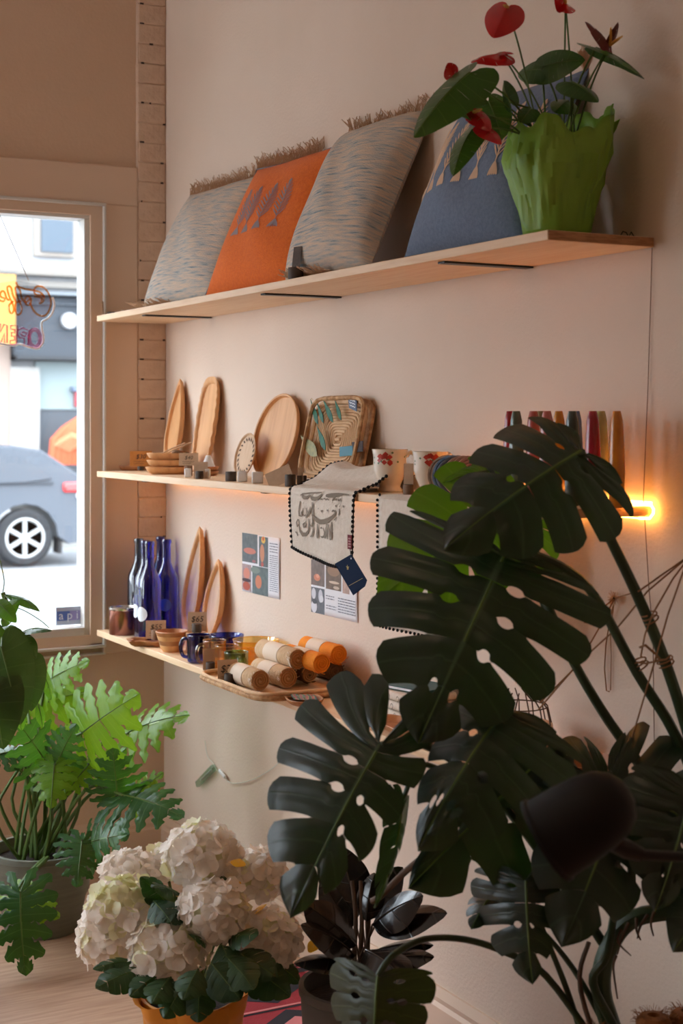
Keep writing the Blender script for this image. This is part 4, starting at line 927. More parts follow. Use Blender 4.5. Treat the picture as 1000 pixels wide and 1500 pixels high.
obj('body', MB().lathe([(0, 0), (.045, 0), (.0465, .002), (.0465, .083), (.044, .084), (.042, .08), (.042, .06), (0, .06)], 36), M['copper'], t)
obj('rim', MB().lathe([(.0466, .079), (.0480, .081), (.0480, .087), (.044, .088), (.043, .084)], 36), M['silver'], t); obj('wax', MB().lathe([(0, .066), (.042, .066)], 30), M['white'], t)
# maple-leaf shaped tray
ml = thing('maple_leaf_tray', 'flat wooden tray with jagged leaf outline before the bottles', 'tray', (-.215, wallY(216, -.185) - .105, Z3 + .0004), (0, 0, R(-20)))
out = []
for i in range(44):
    a = 2 * math.pi * i / 44; k = 1 + .16 * math.cos(5 * a) + .07 * math.cos(11 * a + 1); out.append((math.cos(a) * .072 * k, math.sin(a) * .06 * k))
flat_dish(ml, out, .017, M['wood2'], .12)
# leaning leaf trays
t, wd = lean_thing('leaf_tray', 'tallest pointed leaf tray with knobbly rim leaning beside the blue bottles', 'tray', 262, 297, -.05, .34, Z3)
a, b = dish(rev(leaf_outline(.125, .355, 72, .34, .03, 17)), .022, .12); obj('rim', a, M['wood'], t, ang=60); obj('hollow', b, M['palewood'], t)
t, wd = lean_thing('leaf_tray', 'shorter leaf tray with beaded rim leaning on the wall beside the taller one', 'tray', 291, 331, -.04, .25, Z3)
a, b = dish(rev(leaf_outline(.125, .262, 72, .42, .025, 17, .4)), .022, .12); obj('rim', a, M['wood'], t, ang=60); obj('hollow', b, M['palewood'], t)
# stack of bowls
yy = wallY(254, -.20)
for i in range(4):
    b_ = thing('carved_bowl', ('carved wooden bowl at the bottom of the bowl stack', 'carved wooden bowl second from the bottom of the stack', 'carved wooden bowl third from the bottom of the stack', 'carved wooden bowl on top of the stack')[i], 'bowl', (-.205, yy, Z3 + .0005 + .0135 * i), (0, 0, R(35 * i)), 'stacked carved bowls')
    m = MB(); r0 = .036 + .0045 * i
    m.lathe([(0, 0), (r0 * .75, 0), (r0 * .92, .008), (r0, .019), (r0 * .94, .021), (r0 * .8, .009), (0, .006)], 36, None, lambda t, j: 1 + .018 * math.sin(t * 14) if j in (3, 4) else 1); obj('bowl', m, M['wood2' if i % 2 else 'wood'], b_)
card(228, -.205, Z3 + .018, .062, .056, '$55', -22, hw=.0135, hh=.030, hold='holder2', label='kraft price card behind the round block on the jagged tray', hlabel='light brown round block standing on the jagged leaf tray', back=.018, tilt=10)
rs_ = thing('wooden_riser', 'round wooden riser hidden behind the bowl stack and the dark blue mug', 'riser', (-.15, wallY(288, -.15), Z3 + .0004))
obj('body', MB().lathe([(0, 0), (.032, 0), (.033, .003), (.030, .03), (.033, .055), (.032, .058), (0, .058)], 28), M['wood2'], rs_); obj('top_ring', MB().tube([(math.cos(a) * .03, math.sin(a) * .03, .058) for a in [k * math.pi / 10 for k in range(20)]], .002, 5, True), M['wood'], rs_)
card(288, -.15, Z3 + .0605, .056, .058, '$65', -26, hw=.0145, hh=.026, label='kraft price card behind the dark block by the bowl stack', hlabel='dark round block raised up behind the bowl stack', back=.016, tilt=8)
block('small white block behind the bowl stack', 257, -.12, Z3, (.035, .026, .03), -28)
# cups and bowls of glass
def gcup(px, x, r, h, gl, label, handle=None, name='glass_mug', cat='mug', gp='glass mugs on the lower shelf', flare=1.0, z=Z3):
    y = wallY(px, x); t = thing(name, label, cat, (x, y, z + .0005), (0, 0, R(handle or 0)), gp)
    pr = [(0, .003), (r * .8, .0), (r * .92, .003), (r * .97, .01), (r * flare, h), (r * flare - .0025, h), (r * .94 - .002, .012), (0, .008)]
    obj('bowl' if handle is None else 'body', MB().lathe(pr, 32), gl, t, ang=50)
    if handle is not None: obj('handle', MB().tube(smooth_path([Vector(q) for q in ((r * .97, 0, h * .86), (r * 1.35, 0, h * .82), (r * 1.55, 0, h * .55), (r * 1.35, 0, h * .25), (r * .96, 0, h * .18))], 4), .0052, 8), gl, t)
    obj('rim', MB().tube([(math.cos(a) * (r * flare - .001), math.sin(a) * (r * flare - .001), h) for a in [k * math.pi / 14 for k in range(28)]], .0016, 5, True), gl, t)
gcup(291, -.215, .034, .078, M['bluemug'], 'dark blue glass mug with its handle turned to the bowl stack', 148)
gcup(314, -.21, .033, .075, M['amber'], 'amber glass mug directly beside the dark blue mug', 170)
gcup(332, -.205, .033, .070, M['amber'], 'amber glass mug next to the green one', -80)
gcup(346, -.215, .033, .064, M['green'], 'green tinted glass mug by the rolled scarves', -105)
gcup(331, -.10, .047, .062, M['bluemug'], 'blue glass bowl at the back of the glassware', None, 'glass_bowl', 'bowl', 'glass bowls on the lower shelf', 1.12)
gcup(375, -.075, .060, .066, M['orangeg'], 'orange glass bowl at the back against the wall', None, 'glass_bowl', 'bowl', 'glass bowls on the lower shelf', 1.12)
gcup(362, -.15, .03, .058, M['amber'], 'brown glass bowl behind the green mug', None, 'glass_bowl', 'bowl', 'glass bowls on the lower shelf', 1.05)
card(308, -.245, Z3, .034, .058, '', -12, hw=.0125, hh=.024, label='folded kraft tag leaning before the amber mugs', hlabel='dark round block on the shelf edge before the amber mugs', back=.018, tilt=4)
# ---------------- straw tray with rolled scarves
TX0, TX1, TY0, TY1 = -.335, -.03, -1.47, -1.06
TC = Vector(((TX0 + TX1) / 2, (TY0 + TY1) / 2, Z3)); ty = thing('straw_tray', 'flat woven straw tray with rounded rim under the rolled scarves', 'tray', TC)
def rr(s, z, p=7, k=44): return [Vector((math.copysign(abs(math.cos(q)) ** (2 / p), math.cos(q)) * (TX1 - TX0) / 2 * s, math.copysign(abs(math.sin(q)) ** (2 / p), math.sin(q)) * (TY1 - TY0) / 2 * s, z)) for q in [2 * math.pi * (i + .5) / k for i in range(k)]]
m = MB(); rs = [rr(.96, .0012), rr(1, .006), rr(.97, .009)]; k = 44
m.add([p for q in rs for p in q], [tuple(range(k - 1, -1, -1)), tuple(2 * k + i for i in range(k))] + [(a * k + i, a * k + (i + 1) % k, (a + 1) * k + (i + 1) % k, (a + 1) * k + i) for a in range(2) for i in range(k)]); obj('base', m, M['basket'], ty)
obj('rim', MB().tube(rr(1.0, .010), .0065, 8, True), M['basketd'], ty); obj('rim', MB().tube(rr(.985, .020), .005, 8, True), M['basket'], ty)
card(337, -.312, Z3 + .010, .054, .062, '$30', -8, hw=.0155, hh=.030, label='kraft price card in the straw tray in front of the scarves', hlabel='dark round block in the corner of the straw tray', back=.019, tilt=6)
def roll(px, py, z, r, L, mt, me, label, yaw=0, band=True):
    p = onZ(px, py, z)
    t = thing('rolled_scarf', label, 'scarf', (p.x, p.y, p.z), (0, 0, R(yaw)), 'rolled scarves in the straw tray')
    MT = Matrix.Rotation(R(-90), 4, 'X')                        # local z of the lathe -> +y
    b = obj('roll', MB().lathe([(0, .003), (r * .9, .0), (r, .006), (r * .98, L * .5), (r, L - .006), (r * .9, L), (0, L - .003)], 24, MT, lambda q, j: 1 + .02 * math.sin(q * 5 + j)), mt, t)
    sp = [Vector((math.cos(a) * r * (.12 + .83 * a / 22), -.0005, math.sin(a) * r * (.12 + .83 * a / 22))) for a in [i * .35 for i in range(63)]]
    obj('spiral_end', MB().tube(sp, r * .10, 5), me, t)
    if band:
        obj('paper_band', MB().lathe([(r * 1.03, L * .34), (r * 1.035, L * .36), (r * 1.035, L * .72), (r * 1.03, L * .74)], 24, MT), M['band'], t)
    m = MB(); q_ = random.Random(int(px))
    for i in range(26):
        a = q_.uniform(0, 6.28); y0 = L * q_.uniform(.0, .1); m.tube([Vector((math.cos(a) * r, y0, math.sin(a) * r)), Vector((math.cos(a + .15) * r * 1.05, y0 - .01, math.sin(a + .15) * r * 1.05))], .0009, 3)
    obj('fringe', m, M['band'] if mt is M['scarf'] else mt, t, kind='stuff')
rb = .0265; zb_ = Z3 + .0115 + rb
S, SE, SO, SDk = M['scarf'], M['scarfe'], M['scarfo'], M['scarfd']
roll(381, 997, zb_, rb, .17, S, SE, 'beige scarf roll in the bottom row nearest the shelf edge'); roll(422, 993, zb_, rb, .18, S, SE, 'beige scarf roll second in the bottom row')
roll(453, 988, zb_, .023, .18, SDk, SE, 'small brown scarf roll third in the bottom row'); roll(491, 983, zb_, .0255, .18, SDk, SDk, 'dark brown scarf roll in the bottom row under the orange ones')
roll(517, 976, zb_ , .0250, .18, SDk, SDk, 'dark brown scarf roll at the wall end of the bottom row', band=False)
zt = zb_ + .041
roll(436, 966, zt, .0265, .21, S, SE, 'thick beige scarf roll on top of the pile'); roll(471, 972, zt - .004, .0255, .19, SO, SO, 'orange scarf roll on top, next to the thick beige one'); roll(496, 959, zt + .006, .0255, .19, SO, SO, 'orange scarf roll on top, nearest the wall')
pr_ = onZ(533, 976, zb_ - .004); 
# dish with shimmering card, other things half hidden behind the leaves
p = onZ(421, 1030, Z3)
t = thing('oval_tray', 'dark oval wooden tray at the shelf edge with a shimmering card', 'tray', (-.235, p.y - .025, Z3 + .0004), (0, 0, R(-14)))
flat_dish(t, so(.045, .062, 2.4), .014, M['wood2'])
hm = bpy.data.materials.new('shimmer_card'); hm.use_nodes = True; nn = hm.node_tree; b = nn.nodes['Principled BSDF']; co = nn.nodes.new('ShaderNodeTexCoord'); wv = nn.nodes.new('ShaderNodeTexWave'); wv.inputs['Scale'].default_value = 22; wv.inputs['Distortion'].default_value = 3
rp = nn.nodes.new('ShaderNodeValToRGB'); e = rp.color_ramp.elements; e[0].color = rgb((90, 150, 190)); e[1].color = rgb((210, 150, 200))
for q, c in ((.3, (120, 200, 190)), (.6, (210, 210, 140)), (.8, (220, 160, 140))): e.new(q).color = rgb(c)
nn.links.new(co.outputs['Object'], wv.inputs[0]); nn.links.new(wv.outputs['Color'], rp.inputs[0]); nn.links.new(rp.outputs[0], b.inputs['Base Color']); b.inputs['Roughness'].default_value = .2; b.inputs['Metallic'].default_value = .4
t = thing('shimmer_card', 'small shimmering rainbow card lying in the dark oval tray', 'card', (-.235, p.y - .025, Z3 + .0155), (0, R(4), R(-20)))
obj('sheet', MB().box((-.030, -.038, 0), (.030, .038, .001)), hm, t, smooth=False)
p = onZ(600, 1090, Z3)
t = thing('long_platter', 'long brown wooden platter at the shelf edge behind the lower leaves', 'tray', (-.20, p.y + .03, Z3 + .0004), (0, 0, R(-4)))
flat_dish(t, so(.045, .20, 3), .018, M['wood2'])
p = onZ(585, 1005, Z3)
t = thing('folded_cloth', 'folded white patterned cloth stack glimpsed between the big leaves', 'cloth', (-.078, wallY(600, -.078), Z3 + .0004), (0, 0, R(0)))
for i in range(3): obj('fold', MB().box((-.07, -.10, .022 * i), (.07, .10, .022 * i + .020)), M['linen'], t, bevel=.008)
m = MB(); r_ = random.Random(3)
for i in range(14):
    c = Vector((-.0712, -.09 + .013 * i, .012 + .02 * (i % 3))); m.ribbon([c + Vector((0, .005 * math.cos(q * .8), .006 * math.sin(q * .8))) for q in range(7)], [.0009] * 7, lambda t: Vector((0, -t.z, t.y)).normalized() if t.length else Vector((0, 0, 1)))
obj('pattern', m, M['print'], t, smooth=False)
t = thing('teal_notebook', 'dark teal notebook lying on the folded white cloth behind the leaves', 'notebook', (-.075, wallY(612, -.075), Z3 + .0672), (0, 0, R(14)))
obj('cover', MB().box((-.055, -.075, 0), (.055, .075, .008)), solidc((30, 84, 92), .6), t, bevel=.001); obj('page_block', MB().box((-.0555, -.073, .0015), (.053, .073, .0065)), M['paper'], t, smooth=False)
t = thing('wooden_bowl', 'turned wooden bowl with a wire basket rim behind the lower leaves', 'bowl', (-.13, wallY(757, -.13), Z3 + .0004))
obj('body', MB().lathe([(0, 0), (.045, 0), (.06, .01), (.075, .05), (.072, .075), (.068, .075), (.066, .05), (.05, .015), (0, .012)], 32), M['wood'], t)
m = MB()
for i in range(14):
    a = i * math.pi / 7; m.tube([(math.cos(a) * .07, math.sin(a) * .07, .074), (math.cos(a) * .062, math.sin(a) * .062, .11), (math.cos(a + .2) * .03, math.sin(a + .2) * .03, .14)], .0014, 4)
m.tube([(math.cos(a) * .062, math.sin(a) * .062, .11) for a in [k * math.pi / 12 for k in range(24)]], .0016, 4, True); obj('wire_top', m, M['bstem'], t)
t = thing('wooden_bowl', 'low brown wooden bowl at the near end of the lower shelf', 'bowl', (-.14, wallY(846, -.14), Z3 + .0004))
obj('body', MB().lathe([(0, 0), (.04, 0), (.065, .012), (.075, .045), (.071, .045), (.06, .016), (0, .01)], 32), M['wood2'], t)
obj('foot_ring', MB().lathe([(.036, 0), (.044, 0), (.044, .006), (.036, .006)], 28), M['wood2'], t)

# ================================================================ posters on the wall
def poster(label, tl, tr, bl_, br, items, lines):
    """items: (u0, v0, u1, v1, colour, [(cu, cv, ru, rv, colour)]) in sheet fractions"""
    X = -.0015; a = onX(*tl, X); b = onX(*tr, X); c = onX(*bl_, X); z0 = a.z; z1 = c.z
    t = thing('poster', label, 'poster', (0, a.y, z0)); W = a.y - b.y; Hh = z0 - z1
    def pt(u, v, d): return Vector((-d, -u * W, -v * Hh))
    def q(u0, v0, u1, v1, d): return [pt(u0, v0, d), pt(u1, v0, d), pt(u1, v1, d), pt(u0, v1, d)]
    m = MB(); m.grid(lambda u, v: pt(u, v, .0018 + .006 * max(0, u - .8) * 2 * math.sin(3.1 * v)), 20, 10); obj('sheet', m, M['paper'], t, solid=.0004)
    for (u0, v0, u1, v1, col, blobs) in items:
        ph = obj('photo', MB().add(q(u0, v0, u1, v1, .0024), [(0, 1, 2, 3)]), mat('photo_print', col, .6, c2=tuple(int(x * .86) for x in col), ns=60), t, smooth=False)
        for k, (cu, cv, ru, rv, bc) in enumerate(blobs):
            n = 16; vs = [pt(u0 + (u1 - u0) * (cu + ru * math.cos(2 * math.pi * i / n)), v0 + (v1 - v0) * (cv + rv * math.sin(2 * math.pi * i / n)), .0027 + .0003 * k) for i in range(n)]
            obj('print_shape', MB().add(vs, [tuple(range(n))]), solidc(bc, .6, 'photo_print'), ph, smooth=False)
    m = MB(); r_ = random.Random(9)
    for (u0, v0, u1, n, dv) in lines:
        for i in range(n):
            u = u0
            while u < u1 - .01:
                l_ = min(r_.uniform(.02, .07), u1 - u); d = .0028 + .006 * max(0, u - .8) * 2 * math.sin(3.1 * (v0 + dv * i)); m.add(q(u, v0 + dv * i, u + l_, v0 + dv * i + dv * .32, d + .0008), [(0, 1, 2, 3)]); u += l_ + .012
    obj('text_block', m, solidc((110, 110, 122), .8, 'print_grey'), t, smooth=False)
gy = (104, 112, 112)
poster('poster of four product photos with a text column beside the leaf trays', (355, 780), (410, 786), (354, 865), (409, 882),
 [(0, 0, .42, .49, gy, [(.5, .6, .40, .11, (196, 120, 100)), (.78, .93, .12, .05, (160, 100, 100))]), (.46, .02, .70, .52, gy, [(.36, .55, .24, .30, (200, 136, 100)), (.5, .1, .22, .12, (224, 180, 80)), (.5, .06, .1, .07, (200, 80, 50)), (.4, .92, .15, .08, (180, 90, 80))]),
  (0, .53, .25, .98, (176, 150, 148), [(.5, .35, .35, .22, (206, 130, 108)), (.5, .6, .5, .07, (70, 52, 54)), (.5, .82, .4, .16, (176, 84, 60))]), (.28, .53, .70, 1.0, (100, 114, 112), [(.40, .55, .20, .24, (200, 122, 88)), (.2, .15, .3, .12, (118, 134, 124))])],
 [(.75, .10, .97, 4, .045), (.75, .30, .97, 18, .034)])
poster('poster with a black-and-white portrait photo below the white runner', (456, 819), (524, 828), (456, 896), (523, 909),
 [(0, 0, .30, .48, (128, 112, 104), [(.45, .68, .24, .14, (206, 130, 100)), (.5, .62, .12, .08, (226, 160, 130))]), (.33, 0, .66, .50, (122, 100, 84), [(.5, .3, .4, .2, (150, 118, 92)), (.55, .72, .34, .05, (206, 184, 160)), (.7, .9, .2, .06, (196, 176, 156))]), (.69, 0, .98, .52, (196, 164, 150), []),
  (0, .52, .30, 1.0, (112, 114, 120), [(.2, .25, .16, .22, (206, 206, 212)), (.72, .3, .16, .26, (196, 196, 204)), (.8, .4, .14, .14, (212, 212, 216)), (.25, .75, .22, .25, (216, 216, 222)), (.3, .55, .18, .1, (90, 92, 98))])],
 [(.34, .62, .52, 2, .05), (.34, .80, .56, 2, .05), (.60, .62, .97, 6, .05)])
# clear cord with a little plastic battery case on the wall
q = [onX(*z, -.006) for z in ((300, 1085), (304, 1108), (312, 1118), (317, 1128), (328, 1136), (336, 1146), (350, 1147), (370, 1142), (385, 1134), (398, 1126), (410, 1115))]
t = thing('battery_cord', 'clear cord with small translucent battery case lying against the wall below the shelves', 'cord', q[0])
obj('cable', MB().tube(smooth_path(q, 4), .0012, 5), M['clear'], t, world=True)
def pill(a, b, hw, hd, mt, nm):
    a = onX(*a, -.012); b = onX(*b, -.012); d = (b - a).normalized(); s = d.cross(Vector((1, 0, 0))).normalized(); MT = Matrix(((1, d.x, s.x, a.x), (0, d.y, s.y, a.y), (0, d.z, s.z, a.z), (0, 0, 0, 1)))
    obj(nm, MB().box((-hd, 0, -hw), (hd, (b - a).length, hw), MT), mt, t, world=True, bevel=.003)
pill((289, 1149), (313, 1124), .010, .007, glass('case_plastic', (206, 226, 214), .12), 'battery_case'); pill((321, 1128), (330, 1139), .005, .004, M['white'], 'connector'); pill((294, 1143), (310, 1128), .004, .004, M['white'], 'cell')
# ================================================================ plants
HEART = [(0, .05, -.12), (.08, .20, -.23), (.2, .40, -.16), (.35, .50, .08), (.5, .49, .30), (.65, .42, .52), (.8, .29, .74), (.92, .13, .92), (1, 0, 1.0)]
HMID = [(0, 0), (.2, .02), (.35, .11), (.5, .27), (.65, .45), (.8, .65), (.92, .85), (1, 1)]
MONO = [(0, .03, -.10), (.07, .16, -.29), (.18, .38, -.26), (.31, .52, -.06), (.45, .54, .19), (.6, .47, .44), (.75, .34, .68), (.89, .15, .89), (1, 0, 1.0)]
MMID = [(0, 0), (.18, .0), (.31, .05), (.45, .16), (.6, .32), (.75, .52), (.89, .76), (1, 1)]
OVAL = [(0, 0, 0), (.12, .17, .06), (.25, .33, .17), (.4, .46, .33), (.55, .50, .50), (.7, .43, .68), (.85, .26, .85), (.95, .09, .97), (1, 0, 1)]
OMID = [(0, 0), (.25, .06), (.5, .30), (.75, .62), (1, 1)]
SELL = [(0, .08, -.26), (.1, .26, -.30), (.2, .44, -.20), (.33, .54, .02), (.47, .53, .26), (.6, .47, .48), (.74, .36, .70), (.88, .17, .90), (1, 0, 1.0)]
def interp(tab, t):
    for i in range(len(tab) - 1):
        if t <= tab[i + 1][0] + 1e-9:
            p0 = tab[max(i - 1, 0)]; p1 = tab[i]; p2 = tab[i + 1]; p3 = tab[min(i + 2, len(tab) - 1)]
            f = (t - p1[0]) / (p2[0] - p1[0]); o = []
            for k in range(1, len(p1)):
                a, b, c, d = p0[k], p1[k], p2[k], p3[k]
                o.append(b + (c - a) * .5 * f + (a - 2.5 * b + 2 * c - .5 * d) * f * f + (1.5 * (b - c) + .5 * (d - a)) * f ** 3)
            return o
    return list(tab[-1][1:])
def blade(B, T, n, wl=.5, wr=.5, out=HEART, mid=HMID, lobes=7, na=4, ns=20, slot=None, gap=.3, holes=.0, arch=.06, fold=.15, droop=.25, tip=0, wave=.01, seed=1, curl=0, rnd_end=.10, jag=0, basal=1.0, vx=.5, vy=.33):
    """leaf blade from petiole joint B to tip T, n the side facing up/out; slot(j) gives where the cut j starts (1 = none)"""
    r_ = random.Random(seed)
    Yv = (T - B); L = Yv.length; Yv.normalize(); n = (n - Yv * n.dot(Yv)).normalized(); Xv = Yv.cross(n).normalized()
    mb = MB()
    def place(x, y, s, a, side, i):
        if y < 0: y *= basal
        w_ = wl if side < 0 else wr; X = x * w_ / .5 * side
        z = arch * 4 * y * (1 - y) if y > 0 else arch * 4 * y
        z += -fold * abs(X) - droop * X * X - tip * max(0, y - .55) ** 2 * 3 - curl * s ** 3
        z += wave * math.sin(3.1 * min(1, s * 1.15)) * (.5 - .5 * math.cos(2 * math.pi * a)) + wave * .7 * math.sin(i * 2.3 + s * 4 + seed)
        return B + (Xv * X + Yv * y + n * z) * L
    for side in (-1, 1):
        s0 = [1.0] + [(slot(j) if slot else 1.0) + (r_.uniform(-.07, .07) if slot else 0) for j in range(1, lobes)] + [1.0]
        gp = [gap * r_.uniform(.75, 1.2) for _ in range(lobes + 1)]
        hs = [r_.uniform(.16, .26) if r_.random() < holes else -1 for _ in range(lobes + 1)]
        hs2 = [r_.uniform(.36, .46) if r_.random() < holes * .5 else -1 for _ in range(lobes + 1)]
        def inward(j, s):
            if j in (0, lobes): return 0
            v = 0
            if s > s0[j]: v = gp[j] * (.75 * ((s - s0[j]) / (1 - s0[j] + 1e-6)) ** .5 + .25 * ((s - s0[j]) / (1 - s0[j] + 1e-6)) ** 2) * .5
            for hh, wd in ((hs[j], .075), (hs2[j], .09)):
                if 0 < hh < s0[j] - .1: v = max(v, .15 * max(0, 1 - ((s - hh) / wd) ** 2) ** .5)
            return v
        for i in range(lobes):
            vs = []; uv = []
            for ia in range(na + 1):
                a = -1 + 2 * ia / na
                for k in range(ns + 1):
                    s = k / ns
                    cut = (a > 0 and s0[i + 1] < 1) or (a < 0 and s0[i] < 1)
                    se = s * (1 - rnd_end * (abs(a) ** 2.5 if a < 0 else .35 * a ** 3)) if cut else s
                    lo_, hi_ = inward(i, se), inward(i + 1, se)
                    q = lo_ + (1 - lo_ - hi_) * (a + 1) / 2
                    if jag and s > .35: q += jag * math.sin(s * 19 + i) * (1 if abs(a) > .5 else 0) * (-1 if a < 0 else 1) * .5
                    t = min(1, max(0, (i + q) / lobes))
                    e = interp(out, t); m0 = interp(mid, t)[0]
                    c = (e[0] * vx, m0 + (e[1] - m0) * vy)
                    x = 2 * se * (1 - se) * c[0] + se * se * e[0]; y = (1 - se) ** 2 * m0 + 2 * se * (1 - se) * c[1] + se * se * e[1]
                    vs.append(place(x, y, se, a, side, i)); uv.append((max(se, 1e-4), (a + 1) / 2))
            fs = []
            for ia in range(na):
                for k in range(ns):
                    p = ia * (ns + 1) + k; f = (p, p + ns + 1, p + ns + 2, p + 1)
                    fs.append(f if side > 0 else f[::-1])
            mb.add(vs, fs, uv)
    ribs = [place(0, y / 12, 0, 1, 1, 0) + n * .001 for y in range(13)]
    return mb, ribs, Xv, n
def leaf(t, B, T, n, mt, rib=None, ribr=.0022, **k):
    mb, ribs, Xv, nn = blade(B, T, n, **k)
    # weld shared edges so that the blade is one surface
    bmm = bmesh.new(); uvl = bmm.loops.layers.uv.new('UVMap')
    off = t.location
    bv = [bmm.verts.new(p - off) for p in mb.v]
    for f in mb.f:
        try: fc = bmm.faces.new([bv[i] for i in f])
        except ValueError: continue
        fc.smooth = True
        for lp, i in zip(fc.loops, f): lp[uvl].uv = mb.uv[i]
    bmesh.ops.remove_doubles(bmm, verts=bmm.verts, dist=.0004)
    me = bpy.data.meshes.new('leaf'); bmm.to_mesh(me); bmm.free(); me.materials.append(mt)
    o = bpy.data.objects.new('leaf', me); COL.objects.link(o); o.parent = t
    if rib:
        obj('midrib', MB().tube(ribs, [ribr * (1 - .75 * i / 12) for i in range(13)], 5), rib, o, world=True)
    return o
def stalk(t, pts, r, mt, name='petiole', n=7):
    rr = r if isinstance(r, list) else None
    sp = smooth_path([Vector(p) for p in pts], 5)
    if rr: r = [rr[0] + (rr[1] - rr[0]) * i / (len(sp) - 1) for i in range(len(sp))]
    return obj(name, MB().tube(sp, r, n), mt, t, world=True)
def pot(t, r0, r1, h, mt, soil=True, rim=.006, loc=(0, 0, 0)):
    z = loc[2]
    obj('pot', MB().lathe([(0, z), (r0, z), (r0 + .004, z + .004), (r1, z + h - .02), (r1 + rim, z + h - .016), (r1 + rim, z + h), (r1 - .006, z + h), (r1 - .012, z + h * .5), (r0 - .01, z + .02), (0, z + .02)], 40), mt, t)
    if soil: obj('soil', MB().lathe([(r1 - .007, z + h - .035), (r1 * .6, z + h - .026), (0, z + h - .03)][::-1], 30, None, lambda q, j: 1), M['soil'], t)

# ---------------- anthurium in green tissue
ax, ay = -.15, wallY(815, -.15)
A = thing('anthurium', 'red-flowered anthurium wrapped in crinkled lime green tissue on the top shelf', 'plant', (ax, ay, Z1 + .0005))
AP = Vector((ax, ay, Z1))
from mathutils import noise as mnoise
prof = [(.0, .0), (.060, .001), (.066, .012), (.069, .03), (.073, .055), (.079, .08), (.087, .105), (.095, .13), (.099, .15), (.097, .17), (.092, .188), (.090, .202)]
m = MB(); n = 110
vs = []
for i in range(n):
    q = 2 * math.pi * i / n
    for j, (r, z) in enumerate(prof):
        p = Vector((math.cos(q), math.sin(q), z * 9))
        k_ = min(1, j / 4)
        cr = mnoise.noise(p * 2.2) * .10 + abs(mnoise.noise(p * 4.7 + Vector((3, 1, 0)))) * .12 + abs(mnoise.noise(p * 9 + Vector((0, 7, 2)))) * .06
        fold_ = .035 * (abs(math.sin(q * 6.5 + z * 12 + 1.5 * mnoise.noise(p))) - .5)
        rr_ = r * (1 + (cr - .05) * k_ + fold_ * k_); zz = z
        if j >= 8:
            lift = max(0, math.cos(q - R(12))) * .030 + .020 * mnoise.noise(Vector((math.cos(q) * 2.5, math.sin(q) * 2.5, 5)))
            zz += lift * (j - 7) / 2.2; rr_ *= 1 + .05 * (j - 7) * max(0, math.cos(q - R(-40))) ** 3
        vs.append((rr_ * math.cos(q), rr_ * math.sin(q), zz))
kk = len(prof)
m.add(vs, [(i * kk + j, ((i + 1) % n) * kk + j, ((i + 1) % n) * kk + j + 1, i * kk + j + 1) for i in range(n) for j in range(kk - 1)])
obj('tissue_wrap', m, M['tissue'], A, ang=22, solid=.0012)
# loose flap of tissue
p0 = P(862, 225, 2.93); fl = [P(858, 250, 2.93), P(866, 215, 2.93), P(886, 186, 2.92), P(908, 174, 2.90), P(902, 190, 2.92), P(886, 215, 2.94), P(872, 245, 2.95)]
m = MB(); m.add([p for p in fl], [(0, 1, 6), (1, 5, 6), (1, 2, 5), (2, 4, 5), (2, 3, 4)]); obj('tissue_flap', m, M['tissue'], A, world=True, smooth=False, solid=.001)
obj('soil', MB().lathe([(0, .15), (.085, .15)], 24), M['soil'], A)
AB = AP + Vector((0, 0, .15))
def dA(dx): return 2.95 + dx
def aleaf(bp, tp, db, dt, nv, w, **k):
    B, T = P(*bp, db), P(*tp, dt)
    leaf(A, B, T, nv, M['anth'], M['gstem'], .0014, wl=w[0], wr=w[1], lobes=6, wave=.004, **k)
    base = AB + Vector((rnd.uniform(-.03, .03), rnd.uniform(-.03, .03), 0))
    stalk(A, [base, base.lerp(B, .5) + Vector((0, 0, .03)), B], .0020, M['gstem'])
aleaf((688, 106), (606, 202), 2.78, 2.74, cdir(-.55, .12, .8), (.30, .28), droop=.3, fold=.45, seed=2)
aleaf((700, 172), (641, 158), 2.84, 2.78, cdir(-.1, .8, .6), (.36, .36), droop=.2, fold=.2, seed=3)
aleaf((692, 190), (664, 258), 2.84, 2.76, cdir(-.5, .2, .8), (.24, .24), droop=.2, fold=.3, seed=4)
aleaf((715, 148), (735, 205), 2.88, 2.85, cdir(.1, .3, .9), (.46, .46), droop=.2, fold=.2, seed=5)
aleaf((747, 150), (738, 118), 2.86, 2.9, cdir(-.8, .2, .6), (.28, .28), droop=.2, fold=.3, seed=6)
aleaf((794, 98), (857, 88), 2.9, 2.86, cdir(.0, .35, .9), (.44, .44), droop=.2, fold=.12, seed=7)
aleaf((793, 102), (758, 108), 2.9, 2.95, cdir(-.1, .3, .9), (.46, .46), droop=.2, fold=.12, seed=12)
aleaf((836, 120), (876, 150), 2.86, 2.82, cdir(.2, .6, .7), (.42, .42), droop=.3, fold=.3, seed=8)
aleaf((778, 160), (762, 180), 2.86, 2.84, cdir(-.1, .4, .9), (.5, .5), droop=.3, fold=.3, seed=9)
aleaf((872, 70), (943, 116), 2.86, 2.80, cdir(.45, .85, .15), (.30, .30), droop=.3, fold=.25, seed=10)
aleaf((832, 148), (812, 165), 2.9, 2.86, cdir(.1, .6, .7), (.45, .45), droop=.3, fold=.3, seed=14)
